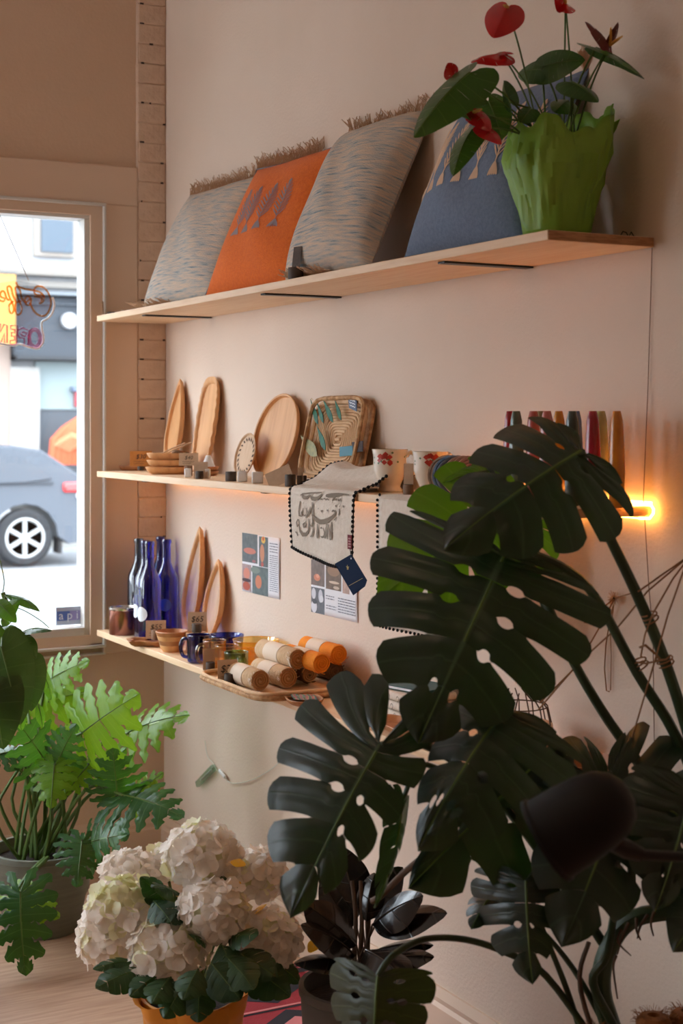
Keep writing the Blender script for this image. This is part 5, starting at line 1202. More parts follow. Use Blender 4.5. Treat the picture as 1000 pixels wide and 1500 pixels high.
def spath(bp, tp, d, nv, w, mt='spathe', spad=True, **k):
    B, T = P(*bp, d), P(*tp, d - .03); f = leaf(A, B, T, nv, M[mt], None, wl=w, wr=w, lobes=5, ns=12, droop=.4, fold=.3, seed=int(bp[0]), **k); f.name = 'spathe'
    base = AB + Vector((rnd.uniform(-.03, .03), rnd.uniform(-.03, .03), 0))
    stalk(A, [base, base.lerp(B, .55) + Vector((0, 0, .02)), B], .0018, M['gstem'], 'flower_stem')
    if spad:
        d_ = ((T - B).normalized() * .5 + nv * .9).normalized(); obj('spadix', MB().tube([B, B + d_ * .02, B + d_ * .038], [.0035, .0032, .0015], 7), M['spadix'], A, world=True)
spath((743, 10), (722, 56), 2.85, cdir(-.15, .25, .95), .46, wave=.002)
spath((735, 78), (690, 92), 2.88, cdir(-.2, .75, .6), .44, spad=False); spath((733, 76), (752, 79), 2.88, cdir(.3, .4, .8), .30, spad=False)
spath((664, 112), (656, 92), 2.86, cdir(-.2, .3, .9), .42, spad=False)
spath((828, 4), (812, -16), 2.9, cdir(-.1, .3, .9), .5); spath((828, 6), (834, 20), 2.9, cdir(.1, .2, .95), .46, spad=False)
spath((893, 66), (856, 32), 2.86, cdir(.3, .6, .7), .34, 'spathed'); spath((893, 66), (905, 32), 2.86, cdir(.5, -.1, .8), .24, 'spathed')
spath((694, 164), (718, 192), 2.80, cdir(.1, .3, .9), .34); spath((706, 186), (734, 212), 2.79, cdir(.1, .5, .8), .30, spad=False)

# ---------------- monstera against the wall beyond the shelf ends
MBASE = P(905, 1800, 2.62); MBASE.z = .0087
MON = thing('monstera', 'large dark monstera with split leaves standing in front of the shelf ends', 'plant', MBASE)
pot(MON, .12, .155, .28, M['dpot'])
def MP(px, py, d): return P(px, py, d)
def mleaf(b, t, db, dt, nv, wl, wr, mt='monst', rib='gstem', slot0=.46, gap=.30, holes=.6, seed=1, lobes=6, **k):
    sl = lambda j: (slot0 + .42) if j in (1,) else (slot0 + .12 if j == lobes - 1 else slot0)
    return leaf(MON, MP(*b, db), MP(*t, dt), nv, M[mt], M[rib] if rib else None, .0026, wl=wl, wr=wr, slot=sl, gap=gap, holes=holes, seed=seed, lobes=lobes, ns=32, na=6, out=MONO, mid=MMID, rnd_end=.13, vx=.56, vy=.20, wave=.016, **k)
# (joint, tip, depths, facing, half widths: side -1 lies to the left of the B->T direction seen from the facing side)
mleaf((850, 662), (650, 806), 2.52, 2.42, cdir(.15, .62, .72), .42, .44, seed=21, droop=.5, fold=.24, arch=.06, basal=.4)                 # topmost
mleaf((738, 814), (612, 1090), 2.50, 2.44, cdir(-.12, .22, .95), .54, .58, seed=22, droop=.30, fold=.10, arch=.05, slot0=.40, gap=.36, basal=.22, lobes=7, holes=.8)   # big front leaf
mleaf((748, 742), (552, 878), 2.78, 2.70, cdir(-.2, .30, .9), .40, .44, 'monstg', seed=23, droop=.2, fold=.1, slot0=.5, basal=.5)
mleaf((718, 690), (648, 708), 2.80, 2.74, cdir(-.2, .6, .75), .22, .22, 'monstg', seed=24, slot0=.95, holes=0)
mleaf((556, 1092), (425, 1345), 2.45, 2.40, cdir(-.25, .25, .9), .25, .52, seed=25, droop=.45, fold=.16, slot0=.36, gap=.38, basal=1.15, lobes=7)    # lower, nearest the hydrangea
mleaf((737, 1042), (612, 1247), 2.48, 2.40, cdir(-.3, .35, .85), .50, .30, seed=26, droop=.6, fold=.30, slot0=.42, gap=.32, arch=.09, basal=.35)
mleaf((790, 1115), (598, 1302), 2.60, 2.56, cdir(-.25, .3, .9), .56, .26, seed=27, droop=.5, fold=.25, slot0=.32, gap=.46, basal=.5, lobes=5)
mleaf((888, 1140), (752, 1178), 2.62, 2.55, cdir(.1, .45, .9), .36, .46, seed=28, droop=.3, fold=.2, slot0=.7, basal=.3, holes=.2)
mleaf((892, 1134), (1075, 1250), 2.60, 2.52, cdir(.1, .35, .9), .52, .48, seed=29, droop=.35, fold=.2, slot0=.40, gap=.34, basal=.3, lobes=5)
mleaf((905, 1180), (822, 1388), 2.50, 2.45, cdir(-.05, .15, 1), .44, .48, seed=30, droop=.4, fold=.2, slot0=.34, gap=.20, holes=.0, basal=.4, lobes=5)
mleaf((770, 1290), (780, 1442), 2.52, 2.50, cdir(-.3, .2, .9), .30, .60, seed=31, droop=.5, fold=.25, slot0=.36, gap=.36, holes=.2, basal=.4)
mleaf((722, 1308), (690, 1362), 2.62, 2.56, cdir(-.3, .6, .7), .42, .42, seed=32, droop=.5, fold=.25, slot0=.5, lobes=5, holes=0)
mleaf((1010, 1160), (958, 1335), 2.45, 2.42, cdir(.1, .2, .95), .46, .46, seed=33, droop=.5, fold=.25, slot0=.6, basal=.4)
mleaf((1045, 1300), (985, 1395), 2.45, 2.42, cdir(-.1, .2, .95), .44, .44, seed=34, droop=.4, fold=.25, slot0=.95, holes=0)
mleaf((553, 1430), (548, 1590), 2.42, 2.40, cdir(-.3, .35, .85), .46, .58, 'monsto', seed=35, droop=.55, fold=.35, slot0=.80, gap=.16, holes=.5, basal=.25)
mleaf((590, 1170), (548, 1330), 2.56, 2.56, cdir(.75, .1, .55), .18, .18, seed=36, droop=.4, fold=.3, slot0=.95, holes=0, basal=.4)
# petioles and stems
def mst(pts, r, mt='dstem', nm='petiole'): stalk(MON, [MP(*p) for p in pts], r, M[mt], nm, 9)
crown = (1060, 1330, 2.62)
mst([(850, 662, 2.52), (862, 704, 2.56), (882, 764, 2.57), (930, 865, 2.6), (972, 965, 2.62), (1012, 1090, 2.64), (1045, 1230, 2.64), crown], [.0085, .0115])
mst([(738, 812, 2.50), (790, 815, 2.58), (862, 862, 2.62), (932, 985, 2.64), (985, 1070, 2.65), (1030, 1180, 2.65), crown], [.0070, .0115])
mst([(748, 742, 2.78), (775, 820, 2.72), (830, 950, 2.68), (882, 1042, 2.68), (935, 1118, 2.68), (1000, 1220, 2.68), crown], [.0070, .0110])
mst([(716, 684, 2.80), (755, 760, 2.76), (800, 900, 2.72), (832, 952, 2.70)], .005)
mst([(556, 1092, 2.45), (620, 1090, 2.54), (720, 1160, 2.62), (820, 1290, 2.66), (885, 1385, 2.66)], [.0065, .009])
mst([(737, 1042, 2.48), (800, 1080, 2.6), (880, 1190, 2.68), (915, 1330, 2.68)], [.006, .009])
mst([(790, 1120, 2.6), (840, 1180, 2.66), (895, 1300, 2.68)], [.006, .008])
mst([(888, 1140, 2.62), (920, 1190, 2.68), (925, 1310, 2.68)], [.006, .008]); mst([(892, 1134, 2.60), (930, 1150, 2.66), (990, 1260, 2.66), crown], [.006, .009])
mst([(905, 1180, 2.50), (940, 1200, 2.6), (985, 1290, 2.64), crown], [.006, .009])
mst([(770, 1290, 2.52), (790, 1350, 2.6), (830, 1450, 2.64), (865, 1560, 2.64)], [.004, .006]); mst([(722, 1308, 2.62), (780, 1350, 2.64), (840, 1420, 2.65), (890, 1510, 2.65)], [.0035, .006])
mst([(1010, 1160, 2.45), (1040, 1200, 2.5), (1070, 1290, 2.6), crown], [.005, .008]); mst([(1045, 1300, 2.45), (1060, 1320, 2.52), (1075, 1380, 2.62)], [.005, .007])
mst([(553, 1430, 2.42), (575, 1400, 2.44), (620, 1376, 2.50), (680, 1376, 2.55), (740, 1395, 2.6), (800, 1430, 2.63), (880, 1540, 2.64)], [.005, .0065])
mst([(590, 1170, 2.56), (625, 1120, 2.6), (720, 1180, 2.66)], [.004, .006])
mst([(620, 1255, 2.6), (590, 1280, 2.66), (560, 1310, 2.7), (545, 1320, 2.72)], .006, 'bstem', 'dry_stem')
mst([(1080, 1300, 2.62), (1010, 1330, 2.63), (930, 1345, 2.64), (893, 1385, 2.65), (880, 1450, 2.65), (905, 1560, 2.64), (910, 1790, 2.62)], [.014, .020], 'dstem', 'main_stem')
mst([(898, 1345, 2.62), (888, 1400, 2.6), (868, 1440, 2.62), (905, 1520, 2.62), (915, 1600, 2.62)], [.007, .009])
mst([(862, 1380, 2.62), (850, 1450, 2.62), (900, 1600, 2.62)], [.004, .005], 'bstem', 'aerial_root')
for i, (x, y) in enumerate(((932, 1345), (920, 1352), (948, 1340), (910, 1362), (958, 1335), (902, 1400))):
    r_ = random.Random(i); mst([(x, y, 2.61), (x - 4 + r_.randint(-8, 8), y + 18, 2.6), (x - 6 + r_.randint(-14, 20), y + 30 + r_.randint(0, 40), 2.6)], [.003, .0012], 'bstem', 'aerial_root')
# coir poles in the pot
for i, (px, py, rr_, lb) in enumerate(((957, 1488, .030, 'fuzzy coir pole top rising near the monstera stem'), (1006, 1482, .030, 'second fuzzy coir pole at the edge of the monstera'), (872, 1505, .016, 'thin pale coir stake beside the monstera stem'))):
    c = P(px, py, 2.60 if i != 1 else 2.62)
    cp = thing('coir_pole', lb, 'plant stake', (c.x, c.y, .245)); h = c.z - .245
    obj('core', MB().lathe([(0, 0), (rr_, 0), (rr_, h - .008), (rr_ * .8, h), (rr_ * .35, h + .002), (rr_ * .3, h - .006), (0, h - .006)], 24, None, lambda q, j: 1 + .04 * math.sin(q * 7 + j)), M['coir'], cp)
    m = MB(); r_ = random.Random(60 + i)
    for _ in range(260):
        q = r_.uniform(0, 6.28); z = h * (1 - r_.random() ** 2 * .6); rd = rr_ * r_.uniform(.6, 1.0) if z > h - .01 else rr_
        p = Vector((math.cos(q) * rd, math.sin(q) * rd, z)); d = Vector((math.cos(q + r_.uniform(-1, 1)), math.sin(q + r_.uniform(-1, 1)), r_.uniform(-.2, 1.2))).normalized()
        m.tube([p, p + d * .010, p + d * .016 + Vector((0, 0, -.003))], [.0006, .0005, .0003], 3)
    obj('fibre', m, M['coir'], cp, kind='stuff')
# ---------------- twine tying the monstera to the wall
nail = onX(900, 876, -.012)
tw = thing('twine', 'brown jute twine tying the monstera stems to a nail on the wall', 'twine', nail)
def line(pts, r=.0016, nm='strand'):
    ps = [p if isinstance(p, Vector) else P(*p) for p in pts]; obj(nm, MB().tube(ps, r, 5), M['twine'], tw, world=True)
anc = (1012, 812, 2.62)
line([anc, (935, 866, 2.585), nail, (856, 912, 2.80)]); line([anc, (948, 866, 2.6), (905, 918, 2.70), (848, 970, 2.74), (788, 1040, 2.80)]); line([anc, (985, 848, 2.6), (955, 900, 2.585), (944, 930, 2.6), (938, 962, 2.6)])
line([(1003, 830, 2.6), (978, 900, 2.56), (964, 950, 2.56), (950, 998, 2.58), (924, 1086, 2.66)]); line([nail, (880, 915, 2.90), (845, 975, 2.84), (790, 1030, 2.80)]); 
line([nail, onX(891, 920, -.006), onX(887, 945, -.006), onX(885, 980, -.006), onX(888, 1012, -.006), onX(892, 1013, -.006)], .0014)
line([nail, onX(894, 925, -.004), onX(895, 960, -.004), onX(894, 1011, -.004)], .001)
line([(937, 948, 2.62), (945, 945, 2.57), (960, 958, 2.575), (966, 966, 2.6)], .0022); line([(932, 970, 2.60), (945, 972, 2.585), (975, 966, 2.575), (980, 962, 2.6)], .0018)
def wrap(px, py, d, r, ax_):
    c = P(px, py, d); ax_ = ax_.normalized(); u = ax_.orthogonal().normalized(); v = ax_.cross(u)
    line([c + (u * math.cos(k * .5) + v * math.sin(k * .5)) * r + ax_ * (k * .0006 - .006) for k in range(28)], .0015, 'wrap')
wrap(951, 902, 2.605, .0135, P(972, 965, 2.62) - P(930, 865, 2.6)); wrap(936, 970, 2.642, .0135, P(985, 1070, 2.65) - P(932, 985, 2.64)); wrap(973, 966, 2.622, .0145, P(1012, 1090, 2.64) - P(972, 965, 2.62))
m = MB(); r_ = random.Random(8)
for _ in range(60):
    d = Vector((-abs(r_.gauss(0, .6)), r_.gauss(0, 1), r_.gauss(0, 1))).normalized(); m.tube([nail, nail + d * .008, nail + d * .014 + Vector((0, 0, r_.uniform(-.004, .004)))], .0007, 3)
obj('frayed_knot', m, M['fringe'], tw, world=True, kind='stuff')
obj('nail', MB().tube([onX(900, 876, .004), onX(899, 876, -.018)], .0022, 8), M['black'], tw, world=True)

# ---------------- dark rubber plant
RC = P(528, 1440, 3.05)
RB = Vector((RC.x, RC.y, .0087)); RU = thing('rubber_plant', 'dark burgundy rubber plant in a taupe pot beside the hydrangea', 'plant', RB)
ph = RC.z; pot(RU, .10, .122, ph - .0087, M['dpot'], rim=.004)
RS = Vector((RC.x, RC.y, ph - .03))
def rleaf(b, t, db, dt, nv, w, seed): leaf(RU, P(*b, db), P(*t, dt), nv, M['rubber'], M['rubber'], .0016, out=OVAL, mid=OMID, lobes=4, na=4, ns=10, wl=w, wr=w, fold=.35, droop=.3, arch=.08, wave=.0, seed=seed)
for i, a in enumerate((((548, 1358), (655, 1338), 3.02, 2.94, cdir(.1, .8, .5), 0.26), ((545, 1355), (620, 1312), 3.0, 2.95, cdir(-.3, .7, .6), 0.31), ((536, 1350), (548, 1278), 3.05, 3.08, cdir(-.3, .2, .9), 0.31), ((520, 1400), (440, 1355), 2.98, 2.92, cdir(-.1, .85, .5), 0.26), ((522, 1385), (444, 1322), 3.0, 2.98, cdir(-.2, .75, .6), 0.31), ((535, 1392), (598, 1440), 2.96, 2.86, cdir(.1, .75, .65), 0.39), ((520, 1410), (430, 1412), 2.98, 2.92, cdir(-.1, .9, .4), 0.23), ((545, 1395), (635, 1385), 3.05, 3.0, cdir(.2, .9, .4), 0.23), ((550, 1410), (636, 1402), 3.0, 2.95, cdir(.2, .85, .5), 0.26), ((515, 1360), (470, 1285), 3.1, 3.15, cdir(-.4, .3, .8), 0.34), ((528, 1340), (500, 1240), 3.1, 3.14, cdir(-.3, .2, .9), 0.29), ((530, 1345), (590, 1270), 3.12, 3.16, cdir(.3, .3, .8), 0.29), ((530, 1410), (505, 1470), 2.95, 2.88, cdir(-.2, .6, .8), 0.39), ((505, 1380), (456, 1378), 3.1, 3.12, cdir(-.2, .8, .5), 0.34), ((520, 1350), (470, 1238), 3.12, 3.18, cdir(-.5, .1, .8), 0.31))):
    rleaf(*a, seed=70 + i)
    stalk(RU, [P(528 + (i % 3 - 1) * 10, 1420, 3.03), P(*a[0], a[2])], .0022, M['bstem'])
for dx in (-9, 0, 10): stalk(RU, [RS + Vector((dx * .0014, 0, 0)), P(528 + dx, 1400, 3.04), P(530 + dx, 1345, 3.06), P(528 + dx * 1.4, 1290, 3.08)], [.006, .004], M['bstem'], 'stem')

# ---------------- white hydrangea in a yellow pot
HC = P(283, 1455, 3.2); HB = Vector((HC.x, HC.y, 0)); HY_ = thing('hydrangea', 'white hydrangea with round flower heads in a yellow wrapped pot on the floor', 'plant', HB)
hz = HC.z
obj('pot', MB().lathe([(0, 0), (.085, 0), (.089, .004), (.108, hz - .03), (.112, hz), (.105, hz), (.09, .03), (0, .03)], 40, None, lambda q, j: 1 + (.012 * math.sin(q * 13) if j in (3, 4) else 0)), M['ypot'], HY_)
n = 60; m = MB(); vs = []
for i in range(n):
    q = 2 * math.pi * i / n
    for j, (r, z) in enumerate(((.104, hz - .05), (.113, hz - .02), (.118, hz + .008), (.124, hz + .012))):
        rr_ = r * (1 + (.02 + .03 * j) * math.sin(q * 6 + j * .4)); vs.append((rr_ * math.cos(q), rr_ * math.sin(q), z + .012 * math.sin(q * 5) * j / 3))
m.add(vs, [(i * 4 + j, ((i + 1) % n) * 4 + j, ((i + 1) % n) * 4 + j + 1, i * 4 + j + 1) for i in range(n) for j in range(3)]); obj('wrap_collar', m, M['ypot'], HY_, solid=.001)
obj('soil', MB().lathe([(0, hz - .03), (.10, hz - .035)], 24), M['soil'], HY_)
# one floret: four overlapping cupped petals
def floret_mesh(name, mt, seed):
    r_ = random.Random(seed); m = MB(); S = .0215
    for k in range(4):
        a0 = k * math.pi / 2 + r_.uniform(-.12, .12); c, s_ = math.cos(a0), math.sin(a0); wv = r_.uniform(.85, 1.1); tl = r_.uniform(-.1, .25)
        def f(u, v):
            y = v * S * wv; x = (u - .5) * 2 * S * .62 * math.sin(math.pi * min(1, .12 + v * .80)) ** .75
            z = .004 * k * .3 + (tl * y + 11 * y * y - 12 * x * x + .0012 * math.sin(6 * u + k)) * 1.0
            return Vector((x * c - y * s_, x * s_ + y * c, z))
        m.grid(f, 4, 4)
    m.ball((0, 0, .001), .0018, 6, 4)
    me = bpy.data.meshes.new(name); me.from_pydata([tuple(p) for p in m.v], [], m.f); me.materials.append(mt); me.polygons.foreach_set('use_smooth', [True] * len(me.polygons)); return me
FM = [floret_mesh('floret', M['petal'], i) for i in range(4)]; FG = [floret_mesh('floret', M['petalg'], 10 + i) for i in range(2)]
heads = [((296, 1254), 3.17, .080), ((181, 1334), 3.12, .074), ((162, 1372), 3.16, .068), ((190, 1283), 3.28, .062), ((248, 1392), 3.05, .080), ((313, 1337), 3.06, .070), ((394, 1376), 3.10, .064), ((372, 1283), 3.26, .064), ((243, 1268), 3.32, .05)]
hub = Vector((HC.x, HC.y, hz - .02))
for hi, (pp, d, r) in enumerate(heads):
    c = P(*pp, d); flat = .86; ax_ = ((c - hub).normalized() + UP * .5).normalized()
    hd = obj('flower_head', MB().ball(c, r * .80, 14, 9, (1, 1, flat)), M['petalg'], HY_, world=True)
    r_ = random.Random(100 + hi); N = 64; cnt = 0; extra = MB(); eye = (CAM - c).normalized()
    cand = []
    for k in range(N):
        z = 1 - 2 * (k + .5) / N; a = k * 2.39996 + r_.uniform(-.15, .15); q = math.sqrt(1 - z * z); v = Vector((q * math.cos(a), q * math.sin(a), z))
        if v.dot(ax_) < -.55: continue
        cand.append(v)
    cand.sort(key=lambda v: -v.dot(eye))
    for k, v in enumerate(cand):
        pos = c + Vector((v.x, v.y, v.z * flat)) * r * r_.uniform(.86, 1.0)
        nn = (v + Vector((r_.uniform(-.3, .3), r_.uniform(-.3, .3), r_.uniform(-.1, .3)))).normalized()
        rot = nn.to_track_quat('Z', 'Y').to_matrix().to_4x4() @ Matrix.Rotation(r_.uniform(0, 6.28), 4, 'Z'); sc_l = r_.uniform(.85, 1.2) * (r / .072) ** .5
        if hi == 1 and v.z > .35 or r_.random() < .06: me = FG[k % 2]
        else: me = FM[k % 4]
        if k < 33:
            o = bpy.data.objects.new('floret', me); COL.objects.link(o); o.parent = hd; o.matrix_basis = Matrix.Translation(pos - HB) @ rot @ Matrix.Scale(sc_l, 4)
        else:
            MT = Matrix.Translation(pos) @ rot @ Matrix.Scale(sc_l, 4); extra.add([MT @ v_.co for v_ in me.vertices], [tuple(p.vertices) for p in me.polygons])
    if extra.v: obj('far_florets', extra, M['petal'], hd, world=True, kind='stuff')
    stalk(HY_, [hub + Vector((r_.uniform(-.03, .03), r_.uniform(-.03, .03), 0)), hub.lerp(c, .5), c], .0035, M['gstem'], 'stem')
def hleaf(b, t, d0, d1, nv, w, seed): leaf(HY_, P(*b, d0), P(*t, d1), nv, M['hydl'], M['gstem'], .0012, out=OVAL, mid=OMID, lobes=6, na=4, ns=10, wl=w, wr=w, fold=.22, droop=.3, arch=.06, wave=.014, seed=seed, slot=lambda j: .90, gap=.35, rnd_end=.04)
for i, a in enumerate((((250, 1330), (205, 1285), 3.1, 3.08, cdir(-.2, .8, .6), .30), ((262, 1310), (222, 1300), 3.12, 3.05, cdir(0, .8, .6), .34), ((265, 1335), (240, 1350), 3.05, 3.0, cdir(0, .7, .7), .42), ((345, 1300), (322, 1288), 3.12, 3.08, cdir(.2, .8, .6), .34), ((205, 1420), (140, 1448), 3.02, 2.95, cdir(-.3, .6, .7), .36), ((200, 1408), (136, 1420), 3.05, 3.0, cdir(-.3, .8, .5), .26), ((235, 1425), (190, 1460), 3.0, 2.94, cdir(-.2, .6, .8), .38), ((250, 1432), (222, 1470), 2.98, 2.9, cdir(-.1, .55, .8), .42), ((275, 1435), (240, 1492), 2.97, 2.9, cdir(-.1, .5, .85), .40), ((292, 1440), (290, 1498), 2.96, 2.9, cdir(.05, .45, .9), .42), ((320, 1425), (330, 1470), 2.98, 2.92, cdir(.1, .6, .8), .42), ((330, 1400), (372, 1450), 2.97, 2.9, cdir(.2, .6, .75), .42), ((325, 1385), (345, 1430), 3.0, 2.95, cdir(.1, .6, .8), .44), ((345, 1395), (405, 1432), 3.02, 2.97, cdir(.2, .7, .7), .40), ((350, 1405), (425, 1460), 3.05, 3.0, cdir(.2, .6, .75), .36), ((300, 1380), (278, 1370), 3.02, 2.98, cdir(-.2, .8, .6), .44), ((335, 1375), (378, 1370), 3.02, 2.97, cdir(.2, .8, .6), .38), ((225, 1320), (250, 1350), 3.06, 3.0, cdir(0, .7, .7), .42), ((395, 1405), (440, 1440), 3.1, 3.08, cdir(.3, .6, .7), .34), ((290, 1420), (268, 1465), 2.94, 2.88, cdir(-.1, .5, .85), .44), ((310, 1412), (352, 1465), 2.95, 2.9, cdir(.1, .5, .85), .44))):
    hleaf(*a, seed=120 + i); stalk(HY_, [hub, hub.lerp(P(*a[0], a[2]), .6), P(*a[0], a[2])], .0022, M['gstem'])
for i, (x, y, x2, y2) in enumerate(((352, 1258, 345, 1270), (333, 1296, 350, 1305), (325, 1293, 342, 1302), (268, 1318, 262, 1314), (376, 1330, 384, 1332), (452, 1380, 470, 1388), (300, 1298, 310, 1304))):
    leaf(HY_, P(x, y, 3.12), P(x2, y2, 3.08), cdir(0, .6, .8), M['yellow'], None, out=OVAL, mid=OMID, lobes=3, na=3, ns=6, wl=.4, wr=.4, seed=i).name = 'yellow_petal'

# ---------------- split-leaf philodendron under the window
PC = P(62, 1240, 4.4); PB = Vector((PC.x, PC.y, 0)); PH = thing('philodendron', 'bright green split-leaf philodendron in a grey-green pot under the window', 'plant', PB)
pot(PH, .105, .148, PC.z, M['gpot']); PS = Vector((PC.x, PC.y, PC.z - .03))
def pleaf(b, t, db, dt, nv, w, mt='philo', seed=1, slot0=.30, gap=.62, lobes=7, base=None, **k):
    B = P(*b, db)
    leaf(PH, B, P(*t, dt), nv, M[mt], M['gstem'], .0024, out=SELL, lobes=lobes, ns=20, na=4, slot=lambda j: slot0, gap=gap, wl=w[0], wr=w[1], seed=seed, droop=k.pop('droop', .25), fold=k.pop('fold', .15), arch=k.pop('arch', .06), jag=.18, rnd_end=.25, wave=.015, **k)
    r_ = random.Random(seed); s = PS + Vector((r_.uniform(-.06, .06), r_.uniform(-.06, .06), 0)) if base is None else base
    stalk(PH, [s, s.lerp(B, .55) + Vector((0, 0, .10 if base is None else .02)) * (1 if B.z > s.z + .1 else .6), B], [.0065, .0045], M['gstem'])
pleaf((120, 1074), (205, 1016), 4.28, 4.20, cdir(.05, .35, .9), (.50, .62), seed=1, slot0=.42, gap=.5)
pleaf((188, 1074), (278, 1048), 4.42, 4.36, cdir(.1, .75, .55), (.55, .55), seed=2, slot0=.32)
pleaf((66, 1000), (132, 968), 4.45, 4.40, cdir(.1, .6, .75), (.5, .5), seed=3)
pleaf((40, 1040), (130, 1012), 4.45, 4.50, cdir(-.1, .55, .8), (.5, .5), seed=4)
pleaf((70, 1120), (22, 1052), 4.30, 4.25, cdir(-.2, .7, .6), (.55, .55), 'philod', seed=5)
pleaf((85, 1115), (112, 1060), 4.28, 4.24, cdir(.2, .5, .8), (.5, .5), 'philod', seed=6)
pleaf((150, 1140), (185, 1096), 4.42, 4.38, cdir(.1, .6, .7), (.5, .5), seed=7)
pleaf((172, 1165), (165, 1095), 4.26, 4.20, cdir(.1, .3, .9), (.55, .55), 'philod', seed=8)
pleaf((180, 1165), (270, 1198), 4.24, 4.15, cdir(.2, .75, .6), (.50, .50), 'philod', seed=9)
pleaf((195, 1170), (240, 1132), 4.35, 4.32, cdir(.1, .7, .6), (.45, .45), seed=10)
pleaf((128, 1235), (190, 1222), 4.18, 4.10, cdir(.2, .5, .85), (.55, .50), 'philod', seed=11, base=PS + Vector((.05, -.04, 0)))
pleaf((120, 1232), (112, 1300), 4.16, 4.08, cdir(.2, .45, .85), (.55, .55), 'philod', seed=12, base=PS + Vector((.05, -.04, 0)))
pleaf((30, 1308), (38, 1430), 4.05, 3.98, cdir(-.1, .35, .9), (.42, .42), 'philod', seed=13, base=PS + Vector((-.02, -.12, .03)), gap=.45, slot0=.38)
pleaf((20, 1312), (88, 1345), 4.10, 4.05, cdir(.1, .7, .7), (.40, .40), seed=14, base=PS + Vector((-.03, -.12, .03)))
pleaf((80, 1120), (75, 1185), 4.25, 4.18, cdir(.0, .5, .85), (.5, .5), seed=15, slot0=.45, gap=.45)
pleaf((20, 1100), (-40, 1120), 4.3, 4.25, cdir(-.2, .7, .6), (.5, .5), 'philod', seed=16)
pleaf((130, 1120), (95, 1165), 4.30, 4.25, cdir(.1, .6, .8), (.5, .5), seed=17)
pleaf((110, 1400), (82, 1412), 3.98, 3.95, cdir(.1, .8, .5), (.2, .2), seed=18, base=P(150, 1390, 3.98), slot0=.9) if False else None
for i in range(12):
    r_ = random.Random(200 + i); s = PS + Vector((r_.uniform(-.08, .08), r_.uniform(-.08, .08), 0)); stalk(PH, [s, s + Vector((r_.uniform(-.08, .08), r_.uniform(-.04, .06), .16)), s + Vector((r_.uniform(-.18, .16), r_.uniform(-.06, .1), .30 + .1 * r_.random()))], [.006, .004], M['gstem'], 'stem')

# ---------------- smooth-leaved plant at the window edge
VB = P(-130, 1400, 3.9); VB.z = 0
VP = thing('trailing_plant', 'smooth-leaved green plant with drooping leaves by the window glass', 'plant', VB)
pot(VP, .10, .13, .30, M['gpot'])
vt = P(-60, 1000, 3.92)
def vleaf(b, t, db, dt, nv, w, mt='pothos', seed=1, frm=None):
    B = P(*b, db); leaf(VP, B, P(*t, dt), nv, M[mt], M['gstem'], .0018, out=HEART if w > .3 else OVAL, mid=HMID if w > .3 else OMID, lobes=5, ns=12, wl=w, wr=w, droop=.3, fold=.3, arch=.10, seed=seed)
    f = P(*frm) if frm else P(5, 930, 3.9)
    stalk(VP, [f, f.lerp(B, .5) + Vector((0, 0, .02)), B], .0028, M['gstem'])
stalk(VP, [VB + Vector((0, 0, .26)), P(-110, 1250, 3.9), P(-60, 1060, 3.92), P(-10, 960, 3.9), P(10, 900, 3.9), P(4, 868, 3.9)], [.012, .006], M['gstem'], 'stem')
vleaf((8, 872), (58, 896), 3.88, 3.84, cdir(.2, .8, .4), .16, seed=1); vleaf((2, 905), (30, 878), 3.86, 3.84, cdir(-.1, .4, .9), .34, seed=2); vleaf((0, 885), (24, 912), 3.8, 3.78, cdir(.1, .5, .8), .34, seed=3)
vleaf((30, 928), (76, 924), 3.85, 3.80, cdir(.0, .95, .12), .26, 'pothosd', seed=4); vleaf((-18, 948), (24, 918), 3.8, 3.8, cdir(0, .6, .7), .30, seed=5)
vleaf((2, 948), (30, 1062), 3.72, 3.70, cdir(.2, .2, .9), .36, 'pothosd', seed=6); vleaf((-5, 1005), (5, 1098), 3.68, 3.66, cdir(0, .2, .95), .40, 'pothosd', seed=7)
vleaf((44, 972), (46, 1042), 3.8, 3.78, cdir(.2, -.1, .9), .34, 'pothosd', seed=8); vleaf((28, 926), (52, 966), 3.82, 3.80, cdir(.4, -.1, .8), .30, 'pothosd', seed=9); vleaf((50, 965), (75, 1025), 3.86, 3.84, cdir(.7, .2, .5), .2, seed=10); vleaf((24, 1030), (32, 1070), 3.86, 3.86, cdir(0, .2, .9), .26, seed=11)
vleaf((55, 1030), (62, 1066), 3.86, 3.86, cdir(.5, .2, .8), .2, seed=12); vleaf((-6, 925), (8, 955), 3.78, 3.76, cdir(.1, .5, .8), .36, seed=13)
stalk(VP, [P(0, 885, 3.88), P(30, 892, 3.86), P(58, 908, 3.84), P(72, 920, 3.83)], .0011, M['gstem'], 'tendril'); stalk(VP, [P(4, 868, 3.9), P(6, 850, 3.9), P(0, 820, 3.9), P(-6, 790, 3.9)], .0013, M['gstem'], 'tendril')

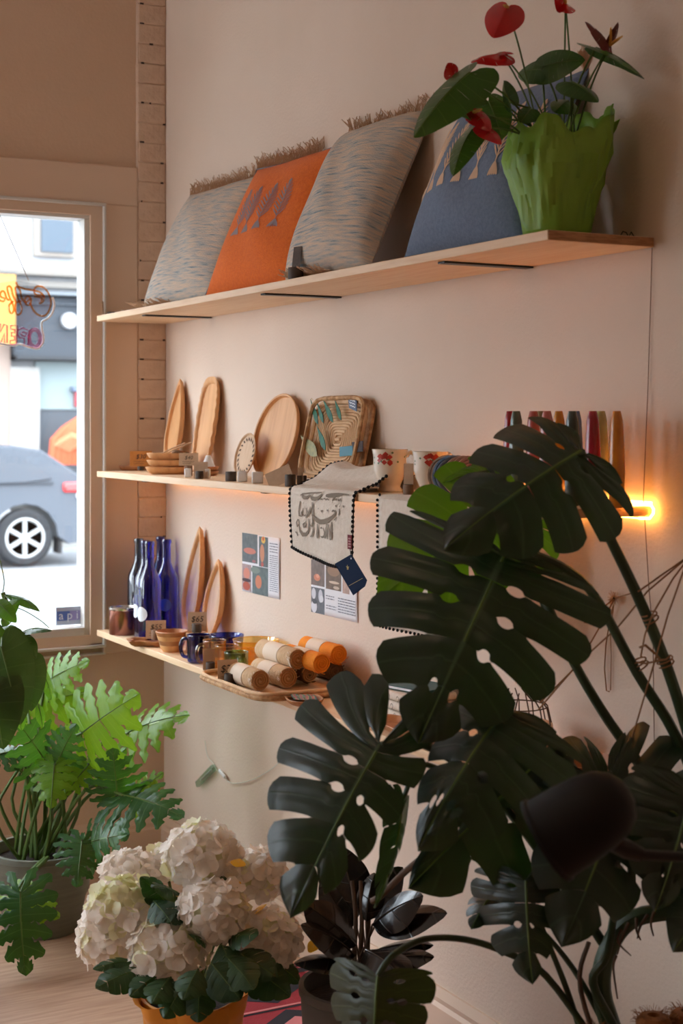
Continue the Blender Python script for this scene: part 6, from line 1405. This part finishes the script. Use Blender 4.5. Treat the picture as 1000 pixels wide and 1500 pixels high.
# ================================================================ kilim runner on the floor
KX0, KX1, KY0, KY1 = -.40, -.05, -2.6, -1.12
K = thing('kilim', 'red black and pink patterned kilim runner on the floor along the wall', 'rug', ((KX0 + KX1) / 2, (KY0 + KY1) / 2, .0005))
hx, hy = (KX1 - KX0) / 2, (KY1 - KY0) / 2
obj('weave', MB().box((-hx, -hy, 0), (hx, hy, .008)), M['rug'], K, bevel=.002)
m = MB(); m2 = MB()
def flat(mb, x0, y0, x1, y1, z): mb.quad(Vector((x0, y0, z)), Vector((x1, y0, z)), Vector((x1, y1, z)), Vector((x0, y1, z)))
for i in range(6):
    cy = -hy + (2 * hy) * (i + .5) / 6; d = .10
    m.add([Vector((-hx * .8, cy, .0088)), Vector((0, cy - d, .0088)), Vector((hx * .8, cy, .0088)), Vector((0, cy + d, .0088))], [(0, 1, 2, 3)])
    m2.add([Vector((-hx * .4, cy, .0092)), Vector((0, cy - d * .5, .0092)), Vector((hx * .4, cy, .0092)), Vector((0, cy + d * .5, .0092))], [(0, 1, 2, 3)])
    flat(m2, -hx * .95, cy + .118, hx * .95, cy + .127, .0090); flat(m, -hx * .95, cy + .106, hx * .95, cy + .114, .0090)
flat(m2, -hx * .97, -hy, -hx * .90, hy, .0086); flat(m2, hx * .90, -hy, hx * .97, hy, .0086); flat(m, -hx * .88, -hy, -hx * .84, hy, .0086)
flat(m, -hx, hy - .06, hx, hy - .03, .0092)
obj('black_pattern', m, M['rugk'], K, smooth=False, kind='stuff'); obj('pink_pattern', m2, M['rugp'], K, smooth=False, kind='stuff')
m = MB(); r_ = random.Random(4)
for i in range(90):
    x = -hx + 2 * hx * i / 89; m.tube([(x, hy - .002, .004), (x + r_.uniform(-.006, .006), hy + .02, .003), (x + r_.uniform(-.01, .01), hy + .045, .0015)], .0013, 3)
obj('fringe', m, M['fringe'], K, kind='stuff')

# ================================================================ black reading lamp in front of the monstera
LD = 2.0
rimc = P(801, 1231, LD); axd = (P(915, 1162, LD - .02) - rimc).normalized()
zq = axd.to_track_quat('Z', 'Y').to_matrix().to_4x4()
lampx = P(1190, 1262, LD + .02)
LA = thing('floor_lamp', 'matt black lamp with cup shaped shade on an arm in front of the monstera', 'lamp', (lampx.x, lampx.y, 0))
MT = Matrix.Translation(rimc) @ zq
rr0 = 62 / F * LD
pr = [(rr0 * 1.06, -.002), (rr0 * 1.06, .003), (rr0, .006), (rr0 * .985, .04), (rr0 * .93, .075), (rr0 * .82, .10), (rr0 * .60, .118), (rr0 * .30, .127), (0, .129)]
ins = [(0, .122), (rr0 * .3, .120), (rr0 * .56, .111), (rr0 * .77, .095), (rr0 * .89, .072), (rr0 * .945, .04), (rr0 * .965, .004), (rr0 * 1.06, -.002)]
obj('shade', MB().lathe(ins + pr[1:], 48, MT), M['lampblk'], LA, world=True)
obj('bulb', MB().ball(rimc + axd * .06, .024, 16, 10), M['white'], LA, world=True)
kn = P(905, 1238, LD); a1 = P(918, 1244, LD); a2 = P(940, 1252, LD); a3 = P(1010, 1256, LD + .005)
obj('swivel_joint', MB().tube([P(890, 1215, LD), kn, a1, a2], [.010, .013, .013, .009], 14), M['black'], LA, world=True); obj('swivel_screw', MB().tube([P(905, 1262, LD - .004), P(902, 1268, LD - .004), P(912, 1270, LD - .004)], .0022, 6), M['black'], LA, world=True)
obj('arm', MB().tube([a1, a2, a3, lampx], .0068, 12), M['black'], LA, world=True)
obj('pole', MB().tube([Vector((lampx.x, lampx.y, .012)), Vector((lampx.x, lampx.y, lampx.z + .03))], .011, 14), M['black'], LA, world=True)
obj('base', MB().lathe([(0, 0), (.13, 0), (.135, .004), (.13, .016), (.02, .022), (0, .022)], 40), M['black'], LA)
